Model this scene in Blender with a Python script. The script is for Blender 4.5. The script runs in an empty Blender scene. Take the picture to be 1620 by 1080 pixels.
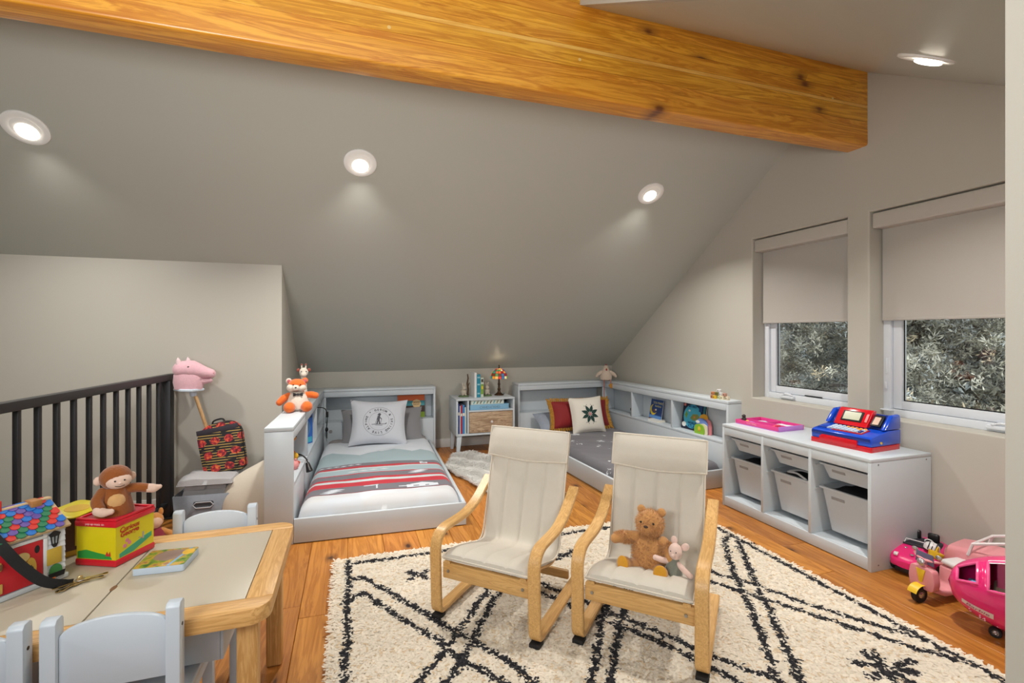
import bpy, bmesh, math, random
import numpy as np
from mathutils import Vector as V, Matrix as M, Euler
random.seed(7); RNG = np.random.default_rng(7)
PI = math.pi
SC = bpy.context.scene
COL = SC.collection

# ------------------------------------------------------------------ camera, world, light, exposure
YAW = math.atan(255/770.)
FPX = 770.
cam_d = bpy.data.cameras.new('camera'); cam = bpy.data.objects.new('camera', cam_d); COL.objects.link(cam)
cam.location = (0, 0, 1.186)
cam.rotation_euler = (PI/2, 0, -YAW)
cam_d.sensor_fit = 'HORIZONTAL'; cam_d.sensor_width = 36.0
cam_d.lens = FPX/1620*36
cam_d.shift_y = -(540-527)/1620.
cam_d.clip_start = .05; cam_d.clip_end = 300
SC.camera = cam

SC.view_settings.view_transform = 'Standard'
SC.view_settings.look = 'None'
SC.view_settings.gamma = 1
SC.view_settings.use_curve_mapping = False
SC.view_settings.exposure = -.12

w = bpy.data.worlds.new('sky'); SC.world = w; w.use_nodes = True
wn = w.node_tree.nodes; wl = w.node_tree.links; wn.clear()
sky = wn.new('ShaderNodeTexSky'); sky.sky_type = 'NISHITA'
sky.sun_elevation = math.radians(48); sky.sun_rotation = math.radians(200)
sky.sun_disc = False; sky.air_density = 1.3; sky.dust_density = 3.0; sky.ozone_density = 1.0
hs = wn.new('ShaderNodeHueSaturation'); hs.inputs['Saturation'].default_value = .35
bg = wn.new('ShaderNodeBackground'); bg.inputs[1].default_value = .34
wo = wn.new('ShaderNodeOutputWorld')
wl.new(sky.outputs[0], hs.inputs['Color']); wl.new(hs.outputs[0], bg.inputs[0]); wl.new(bg.outputs[0], wo.inputs[0])

def srgb(c):
    if isinstance(c, (int, float)): c = (c, c, c)
    o = []
    for v in c[:3]:
        v = v/255.
        o.append(v/12.92 if v <= .04045 else ((v+.055)/1.055)**2.4)
    return (*o, 1)

def area_light(name, loc, rot, sx, sy, power, col, spread=180, disk=False):
    d = bpy.data.lights.new(name, 'AREA'); d.energy = power; d.color = col
    d.shape = 'DISK' if disk else 'RECTANGLE'; d.size = sx
    if not disk: d.size_y = sy
    d.spread = math.radians(spread)
    o = bpy.data.objects.new(name, d); COL.objects.link(o); o.location = loc; o.rotation_euler = rot
    return o
# daylight through the big gable windows behind the photographer, and an unseen fill lamp added over the stair
area_light('daylight_from_gable_window', (-.7, -2.85, 1.75), (PI/2+.12, 0, 0), 3.0, 2.0, 36, (.76, .88, 1.0))
area_light('added_stair_fill', (-1.7, .4, 2.75), (0, 0, 0), 1.0, 2.6, 3, (1.0, .97, .93))
area_light('added_dormer_fill', (-.2, .2, 2.8), (0, 0, 0), 1.6, 2.2, 11, (1.0, .97, .92))  # unseen overhead fill, added to brighten the near half of the room
# fill lamp added beside the camera, turned up to brighten ceiling and upper walls
area_light('added_upward_fill', (-1.0, .12, 1.50), V((.70, .58, .56)).to_track_quat('-Z', 'Y').to_euler(), .8, .6, 52, (1.0, .985, .96))
DOWN_POWER = 23
DOWN_COL = (1.0, .96, .90)

# ------------------------------------------------------------------ materials
MATS = {}
class G:
    """small node-graph writer"""
    def __init__(s, name):
        s.m = bpy.data.materials.new(name); s.m.use_nodes = True
        s.nt = s.m.node_tree; s.nt.nodes.clear()
        s.out = s.nt.nodes.new('ShaderNodeOutputMaterial')
        s.b = s.nt.nodes.new('ShaderNodeBsdfPrincipled')
        s.nt.links.new(s.b.outputs[0], s.out.inputs[0])
    def new(s, t, **kw):
        n = s.nt.nodes.new(t)
        for k, v in kw.items(): setattr(n, k, v)
        return n
    def put(s, sock, v):
        if isinstance(v, bpy.types.NodeSocket): s.nt.links.new(v, sock)
        else: sock.default_value = v
    def math(s, op, a, b=0, c=0):
        n = s.new('ShaderNodeMath', operation=op)
        for i, v in enumerate((a, b, c)): s.put(n.inputs[i], v)
        return n.outputs[0]
    def gt(s, a, b): return s.math('GREATER_THAN', a, b)
    def lt(s, a, b): return s.math('LESS_THAN', a, b)
    def band(s, x, a, b): return s.math('MULTIPLY', s.gt(x, a), s.lt(x, b))
    def mix(s, f, a, b, mode='MIX'):
        n = s.new('ShaderNodeMix', data_type='RGBA', blend_type=mode)
        s.put(n.inputs[0], f); s.put(n.inputs[6], a); s.put(n.inputs[7], b)
        return n.outputs[2]
    def coord(s, kind='Object'):
        return s.new('ShaderNodeTexCoord').outputs[kind]
    def xyz(s, v):
        n = s.new('ShaderNodeSeparateXYZ'); s.put(n.inputs[0], v); return n.outputs
    def mapping(s, v, scale=(1, 1, 1), loc=(0, 0, 0), rot=(0, 0, 0)):
        n = s.new('ShaderNodeMapping'); s.put(n.inputs[0], v)
        s.put(n.inputs[1], loc); s.put(n.inputs[2], rot); s.put(n.inputs[3], scale); return n.outputs[0]
    def noise(s, v, scale=5, detail=3, rough=.5, dist=0):
        n = s.new('ShaderNodeTexNoise'); s.put(n.inputs['Vector'], v); n.inputs['Scale'].default_value = scale
        n.inputs['Detail'].default_value = detail; n.inputs['Roughness'].default_value = rough; n.inputs['Distortion'].default_value = dist
        return n.outputs
    def voronoi(s, v, scale=5, feat='F1'):
        n = s.new('ShaderNodeTexVoronoi', feature=feat); s.put(n.inputs['Vector'], v); n.inputs['Scale'].default_value = scale
        return n.outputs
    def ramp(s, f, stops, interp='LINEAR'):
        n = s.new('ShaderNodeValToRGB'); s.put(n.inputs[0], f); cr = n.color_ramp; cr.interpolation = interp
        while len(cr.elements) < len(stops): cr.elements.new(.5)
        for e, (p, c) in zip(cr.elements, stops): e.position = p; e.color = c
        return n.outputs[0]
    def rand(s): return s.new('ShaderNodeObjectInfo').outputs['Random']
    def bump(s, h, strength=.3, dist=.01):
        n = s.new('ShaderNodeBump'); n.inputs['Strength'].default_value = strength; n.inputs['Distance'].default_value = dist
        s.put(n.inputs['Height'], h); s.put(s.b.inputs['Normal'], n.outputs[0])
    def base(s, c): s.put(s.b.inputs['Base Color'], c)
    def rough(s, r): s.put(s.b.inputs['Roughness'], r)

def mat(name, col, rough=.5, metal=0, bump=0, bscale=60, var=0, vscale=6, sheen=0, emis=0, coat=0, spec=.5, ecol=None):
    if name in MATS: return MATS[name]
    g = G(name); c = srgb(col); g.rough(rough); g.b.inputs['Metallic'].default_value = metal
    g.b.inputs['Specular IOR Level'].default_value = spec
    if var:
        n = g.noise(g.coord(), vscale, 3)[0]
        d = tuple(min(1, v*(1-var)) for v in c[:3])+(1,); l = tuple(min(1, v*(1+var)) for v in c[:3])+(1,)
        g.base(g.mix(n, d, l))
    else: g.base(c)
    if bump: g.bump(g.noise(g.coord(), bscale, 3)[0], bump, .004)
    if sheen: g.b.inputs['Sheen Weight'].default_value = sheen
    if coat: g.b.inputs['Coat Weight'].default_value = coat; g.b.inputs['Coat Roughness'].default_value = .08
    if emis:
        g.b.inputs['Emission Color'].default_value = srgb(ecol or col); g.b.inputs['Emission Strength'].default_value = emis
    MATS[name] = g.m; return g.m

def wood(name, c1, c2, axis=1, scale=1., rough=.4, knots=0, dark=None, randv=0, coat=0, grain=9, thin=2):
    """grain runs along the given local axis"""
    if name in MATS: return MATS[name]
    g = G(name); co = g.coord()
    r = g.rand()
    add = g.new('ShaderNodeVectorMath', operation='ADD'); g.put(add.inputs[0], co)
    cmb = g.new('ShaderNodeCombineXYZ')
    for i in range(3): g.put(cmb.inputs[i], g.math('MULTIPLY', r, (13.7, 29.3, 7.9)[i]))
    g.put(add.inputs[1], cmb.outputs[0]); co = add.outputs[0]
    sc = [grain*scale]*3; sc[axis] = .9*scale
    st = g.mapping(co, scale=tuple(sc))
    n1 = g.noise(st, 1.6, 5, .6, 1.6)[0]
    sc2 = [70*scale]*3; sc2[axis] = 2.2*scale
    n2 = g.noise(g.mapping(co, scale=tuple(sc2)), 1.3, 3)[0]
    rings = g.math('SINE', g.math('MULTIPLY', n1, 34))
    f = g.math('MULTIPLY_ADD', rings, .16, g.math('MULTIPLY_ADD', n2, .5, g.math('MULTIPLY', n1, .5)))
    col = g.ramp(f, [(.28, srgb(c2)), (.72, srgb(c1))])
    if randv:
        hsv = g.new('ShaderNodeHueSaturation'); g.put(hsv.inputs['Color'], col)
        g.put(hsv.inputs['Value'], g.math('MULTIPLY_ADD', r, 2*randv, 1-randv))
        g.put(hsv.inputs['Hue'], g.math('MULTIPLY_ADD', g.math('FRACT', g.math('MULTIPLY', r, 7.3)), .012, .492)); col = hsv.outputs[0]
    if knots:
        cx_ = g.xyz(co); oth = [i for i in range(3) if i not in (axis, thin)][0]
        cv = g.new('ShaderNodeCombineXYZ'); g.put(cv.inputs[0], g.math('MULTIPLY', cx_[axis], knots*.55)); g.put(cv.inputs[1], g.math('MULTIPLY', cx_[oth], knots))
        vn = g.new('ShaderNodeTexVoronoi', voronoi_dimensions='2D'); g.put(vn.inputs['Vector'], cv.outputs[0]); vn.inputs['Scale'].default_value = 1.0; vo = vn.outputs
        d = vo[0]; cc = g.xyz(vo[1])[0]
        d = g.math('ADD', d, g.math('MULTIPLY', g.math('SUBTRACT', n1, .5), .18))
        k = g.math('MULTIPLY', g.ramp(d, [(.02, (1, 1, 1, 1)), (.06, (.45, .45, .45, 1)), (.15, (0, 0, 0, 1))]), g.gt(cc, .52))
        col = g.mix(k, col, srgb(dark or tuple(v*.35 for v in c2)))
    g.base(col); g.rough(rough)
    g.bump(n2, .08, .002)
    if coat: g.b.inputs['Coat Weight'].default_value = coat; g.b.inputs['Coat Roughness'].default_value = .12
    MATS[name] = g.m; return g.m

def attr_mat(name, rough=.8, sheen=0, spec=.3):
    g = G(name); tr = g.new('ShaderNodeBsdfTranslucent'); mx = g.new('ShaderNodeMixShader'); mx.inputs[0].default_value = .35; a = g.new('ShaderNodeAttribute', attribute_name='tint'); g.base(a.outputs[0]); g.rough(rough)
    g.b.inputs['Specular IOR Level'].default_value = spec
    if sheen: g.b.inputs['Sheen Weight'].default_value = sheen
    g.put(tr.inputs[0], a.outputs[0]); g.nt.links.new(g.b.outputs[0], mx.inputs[1]); g.nt.links.new(tr.outputs[0], mx.inputs[2]); g.nt.links.new(mx.outputs[0], g.out.inputs[0])
    MATS[name] = g.m; return g.m

# ------------------------------------------------------------------ objects
def put_props(o, label=None, cat=None, group=None, kind=None):
    if label: o['label'] = label
    if cat: o['category'] = cat
    if group: o['group'] = group
    if kind: o['kind'] = kind
    return o
def thing(name, label, cat, loc=(0, 0, 0), rotz=0, group=None, rot=None):
    o = bpy.data.objects.new(name, None); COL.objects.link(o); o.empty_display_size = .05
    o.location = loc; o.rotation_euler = rot if rot else (0, 0, rotz)
    return put_props(o, label, cat, group)
def structure(name, label=None):
    o = bpy.data.objects.new(name, None); COL.objects.link(o); o['kind'] = 'structure'
    if label: o['label'] = label
    return o
def link_mesh(name, me, m, parent=None, loc=None, rot=None, label=None, kind=None):
    if m is not None and not me.materials: me.materials.append(m)
    o = bpy.data.objects.new(name, me); COL.objects.link(o)
    if parent is not None: o.parent = parent
    if loc is not None: o.location = loc
    if rot is not None: o.rotation_euler = rot
    if label: o['label'] = label
    if kind: o['kind'] = kind
    return o
def copy_tree(o, parent=None):
    c = o.copy(); COL.objects.link(c)
    if parent is not None: c.parent = parent
    for ch in list(o.children): copy_tree(ch, c)
    return c

class B:
    def __init__(s): s.bm = bmesh.new()
    def _new(s, verts, faces, mtx=None):
        vs = [s.bm.verts.new(mtx @ V(v) if mtx else v) for v in verts]
        for f in faces:
            try: s.bm.faces.new([vs[i] for i in f])
            except ValueError: pass
        return vs
    def box(s, c, d, rot=None, bev=0, seg=2):
        x, y, z = d[0]/2, d[1]/2, d[2]/2
        vv = [(-x, -y, -z), (x, -y, -z), (x, y, -z), (-x, y, -z), (-x, -y, z), (x, -y, z), (x, y, z), (-x, y, z)]
        ff = [(3, 2, 1, 0), (4, 5, 6, 7), (0, 1, 5, 4), (1, 2, 6, 5), (2, 3, 7, 6), (3, 0, 4, 7)]
        m = M.Translation(c)
        if rot is not None: m = m @ (rot.to_4x4() if isinstance(rot, M) else Euler(rot).to_matrix().to_4x4())
        vs = s._new(vv, ff, m)
        if bev:
            es = {e for v in vs for e in v.link_edges}
            bmesh.ops.bevel(s.bm, geom=list(es), offset=bev, segments=seg, profile=.5, affect='EDGES', clamp_overlap=True)
        return s
    def bx(s, x0, x1, y0, y1, z0, z1, bev=0, seg=2):
        return s.box(((x0+x1)/2, (y0+y1)/2, (z0+z1)/2), (abs(x1-x0), abs(y1-y0), abs(z1-z0)), None, bev, seg)
    def cyl(s, p0, p1, r0, r1=None, seg=16, cap=True):
        r1 = r0 if r1 is None else r1
        p0, p1 = V(p0), V(p1); d = (p1-p0).normalized()
        a = d.orthogonal().normalized(); b = d.cross(a)
        vs = []
        for p, r in ((p0, r0), (p1, r1)):
            vs += [p+a*(r*math.cos(2*PI*i/seg))+b*(r*math.sin(2*PI*i/seg)) for i in range(seg)]
        ff = [(i, (i+1) % seg, seg+(i+1) % seg, seg+i) for i in range(seg)]
        if cap: ff += [tuple(range(seg))[::-1], tuple(range(seg, 2*seg))]
        s._new(vs, ff); return s
    def tube(s, pts, r, seg=8, closed=False):
        pts = [V(p) for p in pts]; n = len(pts)
        rr = r if isinstance(r, (list, tuple)) else [r]*n
        up = None; rings = []
        for i, p in enumerate(pts):
            if closed: t = pts[(i+1) % n]-pts[i-1]
            else: t = pts[min(i+1, n-1)]-pts[max(i-1, 0)]
            t.normalize()
            if up is None: up = t.orthogonal().normalized()
            up = (up-t*up.dot(t))
            if up.length < 1e-6: up = t.orthogonal()
            up.normalize(); b = t.cross(up)
            rings.append([p+up*(rr[i]*math.cos(2*PI*k/seg))+b*(rr[i]*math.sin(2*PI*k/seg)) for k in range(seg)])
        ff = []
        m = n if closed else n-1
        for i in range(m):
            for k in range(seg):
                j = (i+1) % n
                ff.append((i*seg+k, i*seg+(k+1) % seg, j*seg+(k+1) % seg, j*seg+k))
        if not closed: ff += [tuple(range(seg))[::-1], tuple(range((n-1)*seg, n*seg))]
        s._new([v for r_ in rings for v in r_], ff); return s
    def lathe(s, prof, seg=20, o=(0, 0, 0), mtx=None):
        """prof: (radius, z)"""
        n = len(prof); vs = []; ff = []
        for r, z in prof:
            vs += [(o[0]+r*math.cos(2*PI*k/seg), o[1]+r*math.sin(2*PI*k/seg), o[2]+z) for k in range(seg)]
        for i in range(n-1):
            for k in range(seg):
                ff.append((i*seg+k, i*seg+(k+1) % seg, (i+1)*seg+(k+1) % seg, (i+1)*seg+k))
        if prof[0][0] > 1e-5: ff.append(tuple(range(seg))[::-1])
        if prof[-1][0] > 1e-5: ff.append(tuple(range((n-1)*seg, n*seg)))
        s._new(vs, ff, mtx); bmesh.ops.remove_doubles(s.bm, verts=s.bm.verts, dist=1e-6); return s
    def ell(s, c, r, rot=None, u=16, v=10):
        m = M.Translation(c)
        if rot is not None: m = m @ Euler(rot).to_matrix().to_4x4()
        if isinstance(r, (int, float)): r = (r, r, r)
        m = m @ M.Diagonal((r[0], r[1], r[2], 1))
        bmesh.ops.create_uvsphere(s.bm, u_segments=u, v_segments=v, radius=1, matrix=m); return s
    def prism(s, poly, axis, a, b, bev=0, seg=2):
        """poly of 2D points extruded along axis ('x': (y,z), 'y': (x,z), 'z': (x,y))"""
        f = {'x': lambda p, t: (t, p[0], p[1]), 'y': lambda p, t: (p[0], t, p[1]), 'z': lambda p, t: (p[0], p[1], t)}[axis]
        n = len(poly)
        vs = s._new([f(p, a) for p in poly]+[f(p, b) for p in poly],
                    [tuple(range(n)), tuple(range(n, 2*n))[::-1]]+[(i, n+i, n+(i+1) % n, (i+1) % n) for i in range(n)])
        bmesh.ops.recalc_face_normals(s.bm, faces=s.bm.faces)
        if bev:
            es = {e for v in vs for e in v.link_edges}
            bmesh.ops.bevel(s.bm, geom=list(es), offset=bev, segments=seg, profile=.5, affect='EDGES', clamp_overlap=True)
        return s
    def ribbon(s, path, th, x0, x1, r=None):
        """flat bar swept along a (y,z) path, width x0..x1"""
        n = len(path); vs = []; ff = []
        for i, p in enumerate(path):
            a = V(path[max(i-1, 0)]); b = V(path[min(i+1, n-1)]); t = (b-a).normalized(); nn = V((-t[1], t[0]))
            q0 = V(p)-nn*th/2; q1 = V(p)+nn*th/2; e = min(th*.22, .004)
            t0 = V(p)-nn*(th/2-e); t1 = V(p)+nn*(th/2-e)
            for X, q in ((x0+e, q0), (x1-e, q0), (x1, t0), (x1, t1), (x1-e, q1), (x0+e, q1), (x0, t1), (x0, t0)): vs.append((X, q[0], q[1]))
        for i in range(n-1):
            for k in range(8): ff.append((i*8+k, i*8+(k+1) % 8, (i+1)*8+(k+1) % 8, (i+1)*8+k))
        ff += [tuple(range(8))[::-1], tuple(range((n-1)*8, n*8))]
        s._new(vs, ff); bmesh.ops.recalc_face_normals(s.bm, faces=s.bm.faces); return s
    def grid(s, f, nu, nv, thick=0, skip=None, closed_u=False):
        vs = [f(i/nu, j/nv) for j in range(nv+1) for i in range(nu+(0 if closed_u else 1))]
        W = nu if closed_u else nu+1
        ff = []
        for j in range(nv):
            for i in range(nu):
                if skip and skip(i, j): continue
                i2 = (i+1) % W
                ff.append((j*W+i, j*W+i2, (j+1)*W+i2, (j+1)*W+i))
        s._new(vs, ff)
        bmesh.ops.remove_doubles(s.bm, verts=s.bm.verts, dist=1e-6)
        return s
    def mesh(s, name='mesh', smooth=38, fix=True):
        if fix: bmesh.ops.recalc_face_normals(s.bm, faces=s.bm.faces)
        me = bpy.data.meshes.new(name); s.bm.to_mesh(me); s.bm.free()
        if smooth:
            me.shade_smooth(); me.set_sharp_from_angle(angle=math.radians(smooth))
        return me
    def done(s, name, m, parent=None, loc=None, rot=None, label=None, kind=None, smooth=38, fix=True):
        return link_mesh(name, s.mesh(name, smooth, fix), m, parent, loc, rot, label, kind)

def fillet(pts, rad, n=6):
    """round the corners of a 2D polyline; rad is a number or one per corner"""
    out = [tuple(pts[0])]
    for i in range(1, len(pts)-1):
        p, a, b = V(pts[i]), V(pts[i-1]), V(pts[i+1])
        r = rad[i-1] if isinstance(rad, (list, tuple)) else rad
        d1 = (a-p); d2 = (b-p); l = min(r, d1.length*.49, d2.length*.49); d1.normalize(); d2.normalize()
        q0 = p+d1*l; q1 = p+d2*l
        for k in range(n+1):
            t = k/n; out.append(tuple(q0*(1-t)**2+p*2*t*(1-t)+q1*t*t))
    out.append(tuple(pts[-1])); return out
def smooth_path(pts, n=6):
    """Catmull-Rom through the points"""
    P = [V(p) for p in pts]; P = [P[0]*2-P[1]]+P+[P[-1]*2-P[-2]]; out = []
    for i in range(1, len(P)-2):
        for k in range(n):
            t = k/n; a, b, c, d = P[i-1], P[i], P[i+1], P[i+2]
            out.append(tuple(.5*((2*b)+(c-a)*t+(2*a-5*b+4*c-d)*t*t+(3*b-a-3*c+d)*t**3)))
    out.append(tuple(P[-2])); return out

def text_mesh(txt, size=.05, extrude=.0006, bold=0, align='CENTER', shear=0, spacing=1.0):
    cu = bpy.data.curves.new('lettering', 'FONT'); cu.body = txt; cu.size = size; cu.extrude = extrude; cu.offset = bold
    cu.align_x = align; cu.align_y = 'CENTER'; cu.shear = shear; cu.resolution_u = 3; cu.space_character = spacing
    o = bpy.data.objects.new('lettering', cu); COL.objects.link(o)
    dg = bpy.context.evaluated_depsgraph_get(); dg.update()
    me = bpy.data.meshes.new_from_object(o.evaluated_get(dg)); bpy.data.objects.remove(o); bpy.data.curves.remove(cu)
    return me
def letters(txt, size, m, parent, loc, rot, **kw):
    me = text_mesh(txt, size, **kw); me.materials.clear()
    return link_mesh('lettering', me, m, parent, loc, rot)
ZNEG = (PI/2, 0, 0)            # text on a plane that faces -y
XNEG = (PI/2, 0, -PI/2)        # text on a plane that faces -x

# common materials
M_WALL = mat('greige wall paint', (183, 179, 169), .55, bump=.04, bscale=180)
M_CEIL = mat('greige ceiling paint', (183, 185, 177), .42, bump=.03, bscale=160)
M_WHITE = mat('white lacquer', (198, 206, 212), .35)
M_TRIM = mat('white trim paint', (222, 221, 218), .4)
M_VINYL = mat('white window vinyl', (214, 219, 226), .35)
M_BLACK = mat('black powder coat', (34, 34, 37), .45)
M_BLACKP = mat('black plastic', (16, 16, 18), .4)
M_SHADE = mat('greige shade fabric', (178, 173, 166), .85, bump=.1, bscale=500)
M_CASS = mat('greige shade cassette', (188, 183, 175), .6)
M_STEEL = mat('steel', (170, 168, 165), .3, 1)
M_BRASS = mat('brass keys', (190, 165, 115), .35, .9)

# ------------------------------------------------------------------ room shell
SL = .693
def zc(y): return .81+SL*(5.04-y)          # the long sloped ceiling
def zf(y): return 2.727-.61*(2.07-y)       # the short slope on the near side of the beam
floor = B().bx(-1.36, 3.08, -3.1, 5.2, -.25, -.016).done('floor', mat('subfloor', (120, 85, 50), .8)); floor['kind'] = 'structure'
M_PLANK = wood('oiled oak plank', (194, 131, 56), (160, 99, 32), 1, .8, .40, knots=3.8, dark=(70, 36, 12), randv=.22, coat=.04)
PW = .192; plank_me = {}
rr = random.Random(3)
x = -1.36; k = 0
while x < 2.9:
    y = -3.0 + [0, -.9, -.35, -1.3, -.6][k % 5]
    while y < 5.04:
        L = rr.choice((1.5, 1.9, 2.3)); y1 = min(y+L, 5.04); y0 = max(y, -3.0)
        if y1-y0 > .02:
            wd = min(PW, 2.9-x)
            key = (round(y1-y0, 2), round(wd, 3))
            if key not in plank_me:
                plank_me[key] = B().box((0, 0, -.008), (key[1]-.0014, key[0]-.0014, .016), None, .0022, 1).mesh('plank')
            link_mesh('plank', plank_me[key], M_PLANK, floor, (x+wd/2, (y0+y1)/2, 0))
        y = y1
    x += PW; k += 1
M_LOWER = mat('stair carpet', (150, 140, 125), .9)
st = B().bx(-2.5, -1.36, -3.1, 3.8, -1.5, -1.4).done('floor_stairwell', M_LOWER); st['kind'] = 'structure'
def struct(name, b, m=None, smooth=38):
    o = b.done(name, m or M_WALL, smooth=smooth); o['kind'] = 'structure'; return o
struct('wall_back', B().bx(-.6, 3.1, 5.04, 5.2, -.2, .82))
struct('wall_left', B().prism([(3.8, -1.5), (5.2, -1.5), (5.2, .72), (3.8, zc(3.8)+.01)], 'x', -2.6, -.466))
struct('wall_stair', B().bx(-2.62, -2.5, -3.2, 3.8, -1.5, 3.0))
struct('wall_front', B().bx(-2.6, 1.2, -3.2, -3.05, -1.5, 3.0))
struct('wall_floor_edge', B().bx(-1.38, -1.36, -3.1, 3.8, -1.45, -.001), M_TRIM)
# right wall with its two window openings
def wall_right():
    ys = [-.2, 1.14, 2.062, 2.198, 2.943, 5.2]; zs = [-.2, .70, 1.90, 3.1]
    bm = bmesh.new(); vv = {}
    for i, y in enumerate(ys):
        for j, z in enumerate(zs): vv[i, j] = bm.verts.new((2.9, y, z))
    holes = {(1, 1), (3, 1)}
    for i in range(len(ys)-1):
        for j in range(len(zs)-1):
            if (i, j) in holes: continue
            bm.faces.new([vv[i, j], vv[i, j+1], vv[i+1, j+1], vv[i+1, j]])
    hole_e = [e for e in bm.edges if len(e.link_faces) == 1 and all(1.1 < v.co.y < 3 and .6 < v.co.z < 2 for v in e.verts)]
    r = bmesh.ops.extrude_face_region(bm, geom=bm.faces[:])
    for v in [g for g in r['geom'] if isinstance(g, bmesh.types.BMVert)]: v.co.x = 3.09
    es = [e for e in bm.edges if all(abs(v.co.x-2.9) < 1e-4 and 1.1 < v.co.y < 3 and .6 < v.co.z < 2 for v in e.verts)
          and any(all(abs(v.co.x-2.9) > 1e-4 or 1 for v in f.verts) and abs(f.normal.x) < .1 for f in e.link_faces)]
    bm.normal_update()
    es = [e for e in bm.edges if all(abs(v.co.x-2.9) < 1e-4 and 1.1 < v.co.y < 3 and .6 < v.co.z < 2 for v in e.verts)
          and len(e.link_faces) == 2 and abs(e.link_faces[0].normal.dot(e.link_faces[1].normal)) < .1]
    bmesh.ops.bevel(bm, geom=es, offset=.012, segments=3, profile=.5, affect='EDGES')
    b = B(); b.bm = bm; return b
struct('wall_right', wall_right())
struct('wall_near', B().bx(1.022, 1.14, -3.1, .505, -.2, 3.0))
struct('wall_near_return', B().bx(1.1, 3.0, .39, .505, -.2, 2.2))
struct('wall_cheek', B().prism([(.505, zf(.505)-.0), (2.07, 2.727), (2.07, 3.0), (.505, 3.0)], 'x', 1.022, 1.06), M_WALL)
struct('ceiling_slope', B().prism([(5.2, zc(5.2)), (2.135, zc(2.135)), (2.135, zc(2.135)+.2), (5.2, zc(5.2)+.2)], 'x', -2.6, 3.1), M_CEIL)
struct('ceiling_near_slope', B().prism([(2.135, zf(2.135)), (.4, zf(.4)), (.4, zf(.4)+.2), (2.135, zf(2.135)+.2)], 'x', 1.0605, 3.1), mat('greige ceiling satin paint', (183, 185, 177), .34, bump=.04, bscale=9, spec=.5))
struct('ceiling_dormer', B().bx(-2.6, 1.1, -3.2, 2.1, 2.86, 2.95), M_CEIL)
bb = mat('baseboard paint', (214, 212, 208), .45)
struct('baseboard_back', B().bx(-.46, 2.9, 5.026, 5.04, 0, .09, .003), bb)
struct('baseboard_right', B().bx(2.886, 2.9, .51, 5.03, 0, .09, .003), bb)
struct('baseboard_left', B().bx(-1.37, -.466, 3.786, 3.8, 0, .09, .003), bb)

# glulam beam: one object per lamination
beam = structure('beam', 'orange timber beam of stacked laminations along the ridge')
M_BEAM = wood('fir lamination', (236, 174, 56), (196, 126, 24), 0, .75, .38, knots=3.4, dark=(110, 58, 18), thin=1, randv=.10, coat=.25, grain=14)
M_PALE = wood('pale fir lamination', (240, 190, 96), (222, 162, 68), 0, .75, .38, thin=1, coat=.25, grain=14)
lz = [2.296, 2.392, 2.433, 2.512, 2.531, 2.60, 2.66, 2.735, 2.86]
for i in range(len(lz)-1):
    b = B().bx(-2.5, 2.9, 2.07, 2.2, lz[i], lz[i+1]-.0006, .0012, 1)
    if i == 0:
        b = B(); b.bx(-2.5, 2.9, 2.07, 2.2, lz[0], lz[1]-.0006)
        es = [e for e in b.bm.edges if all(abs(v.co.z-lz[0]) < 1e-4 for v in e.verts) and abs(e.verts[0].co.y-e.verts[1].co.y) < 1e-4]
        bmesh.ops.bevel(b.bm, geom=es, offset=.012, segments=3, profile=.5, affect='EDGES')
    b.done('lamination', M_PALE if i == 3 else M_BEAM, beam)
for (px, pz) in ((1.02, 2.47), (2.62, 2.53), (.15, 2.45)):
    B().lathe([(.006, 0), (.008, .002), (0, .003)], 10).done('plug', mat('pale wood plug', (226, 190, 120), .5), beam, (px, 2.0702, pz), (PI/2, 0, 0))

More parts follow.
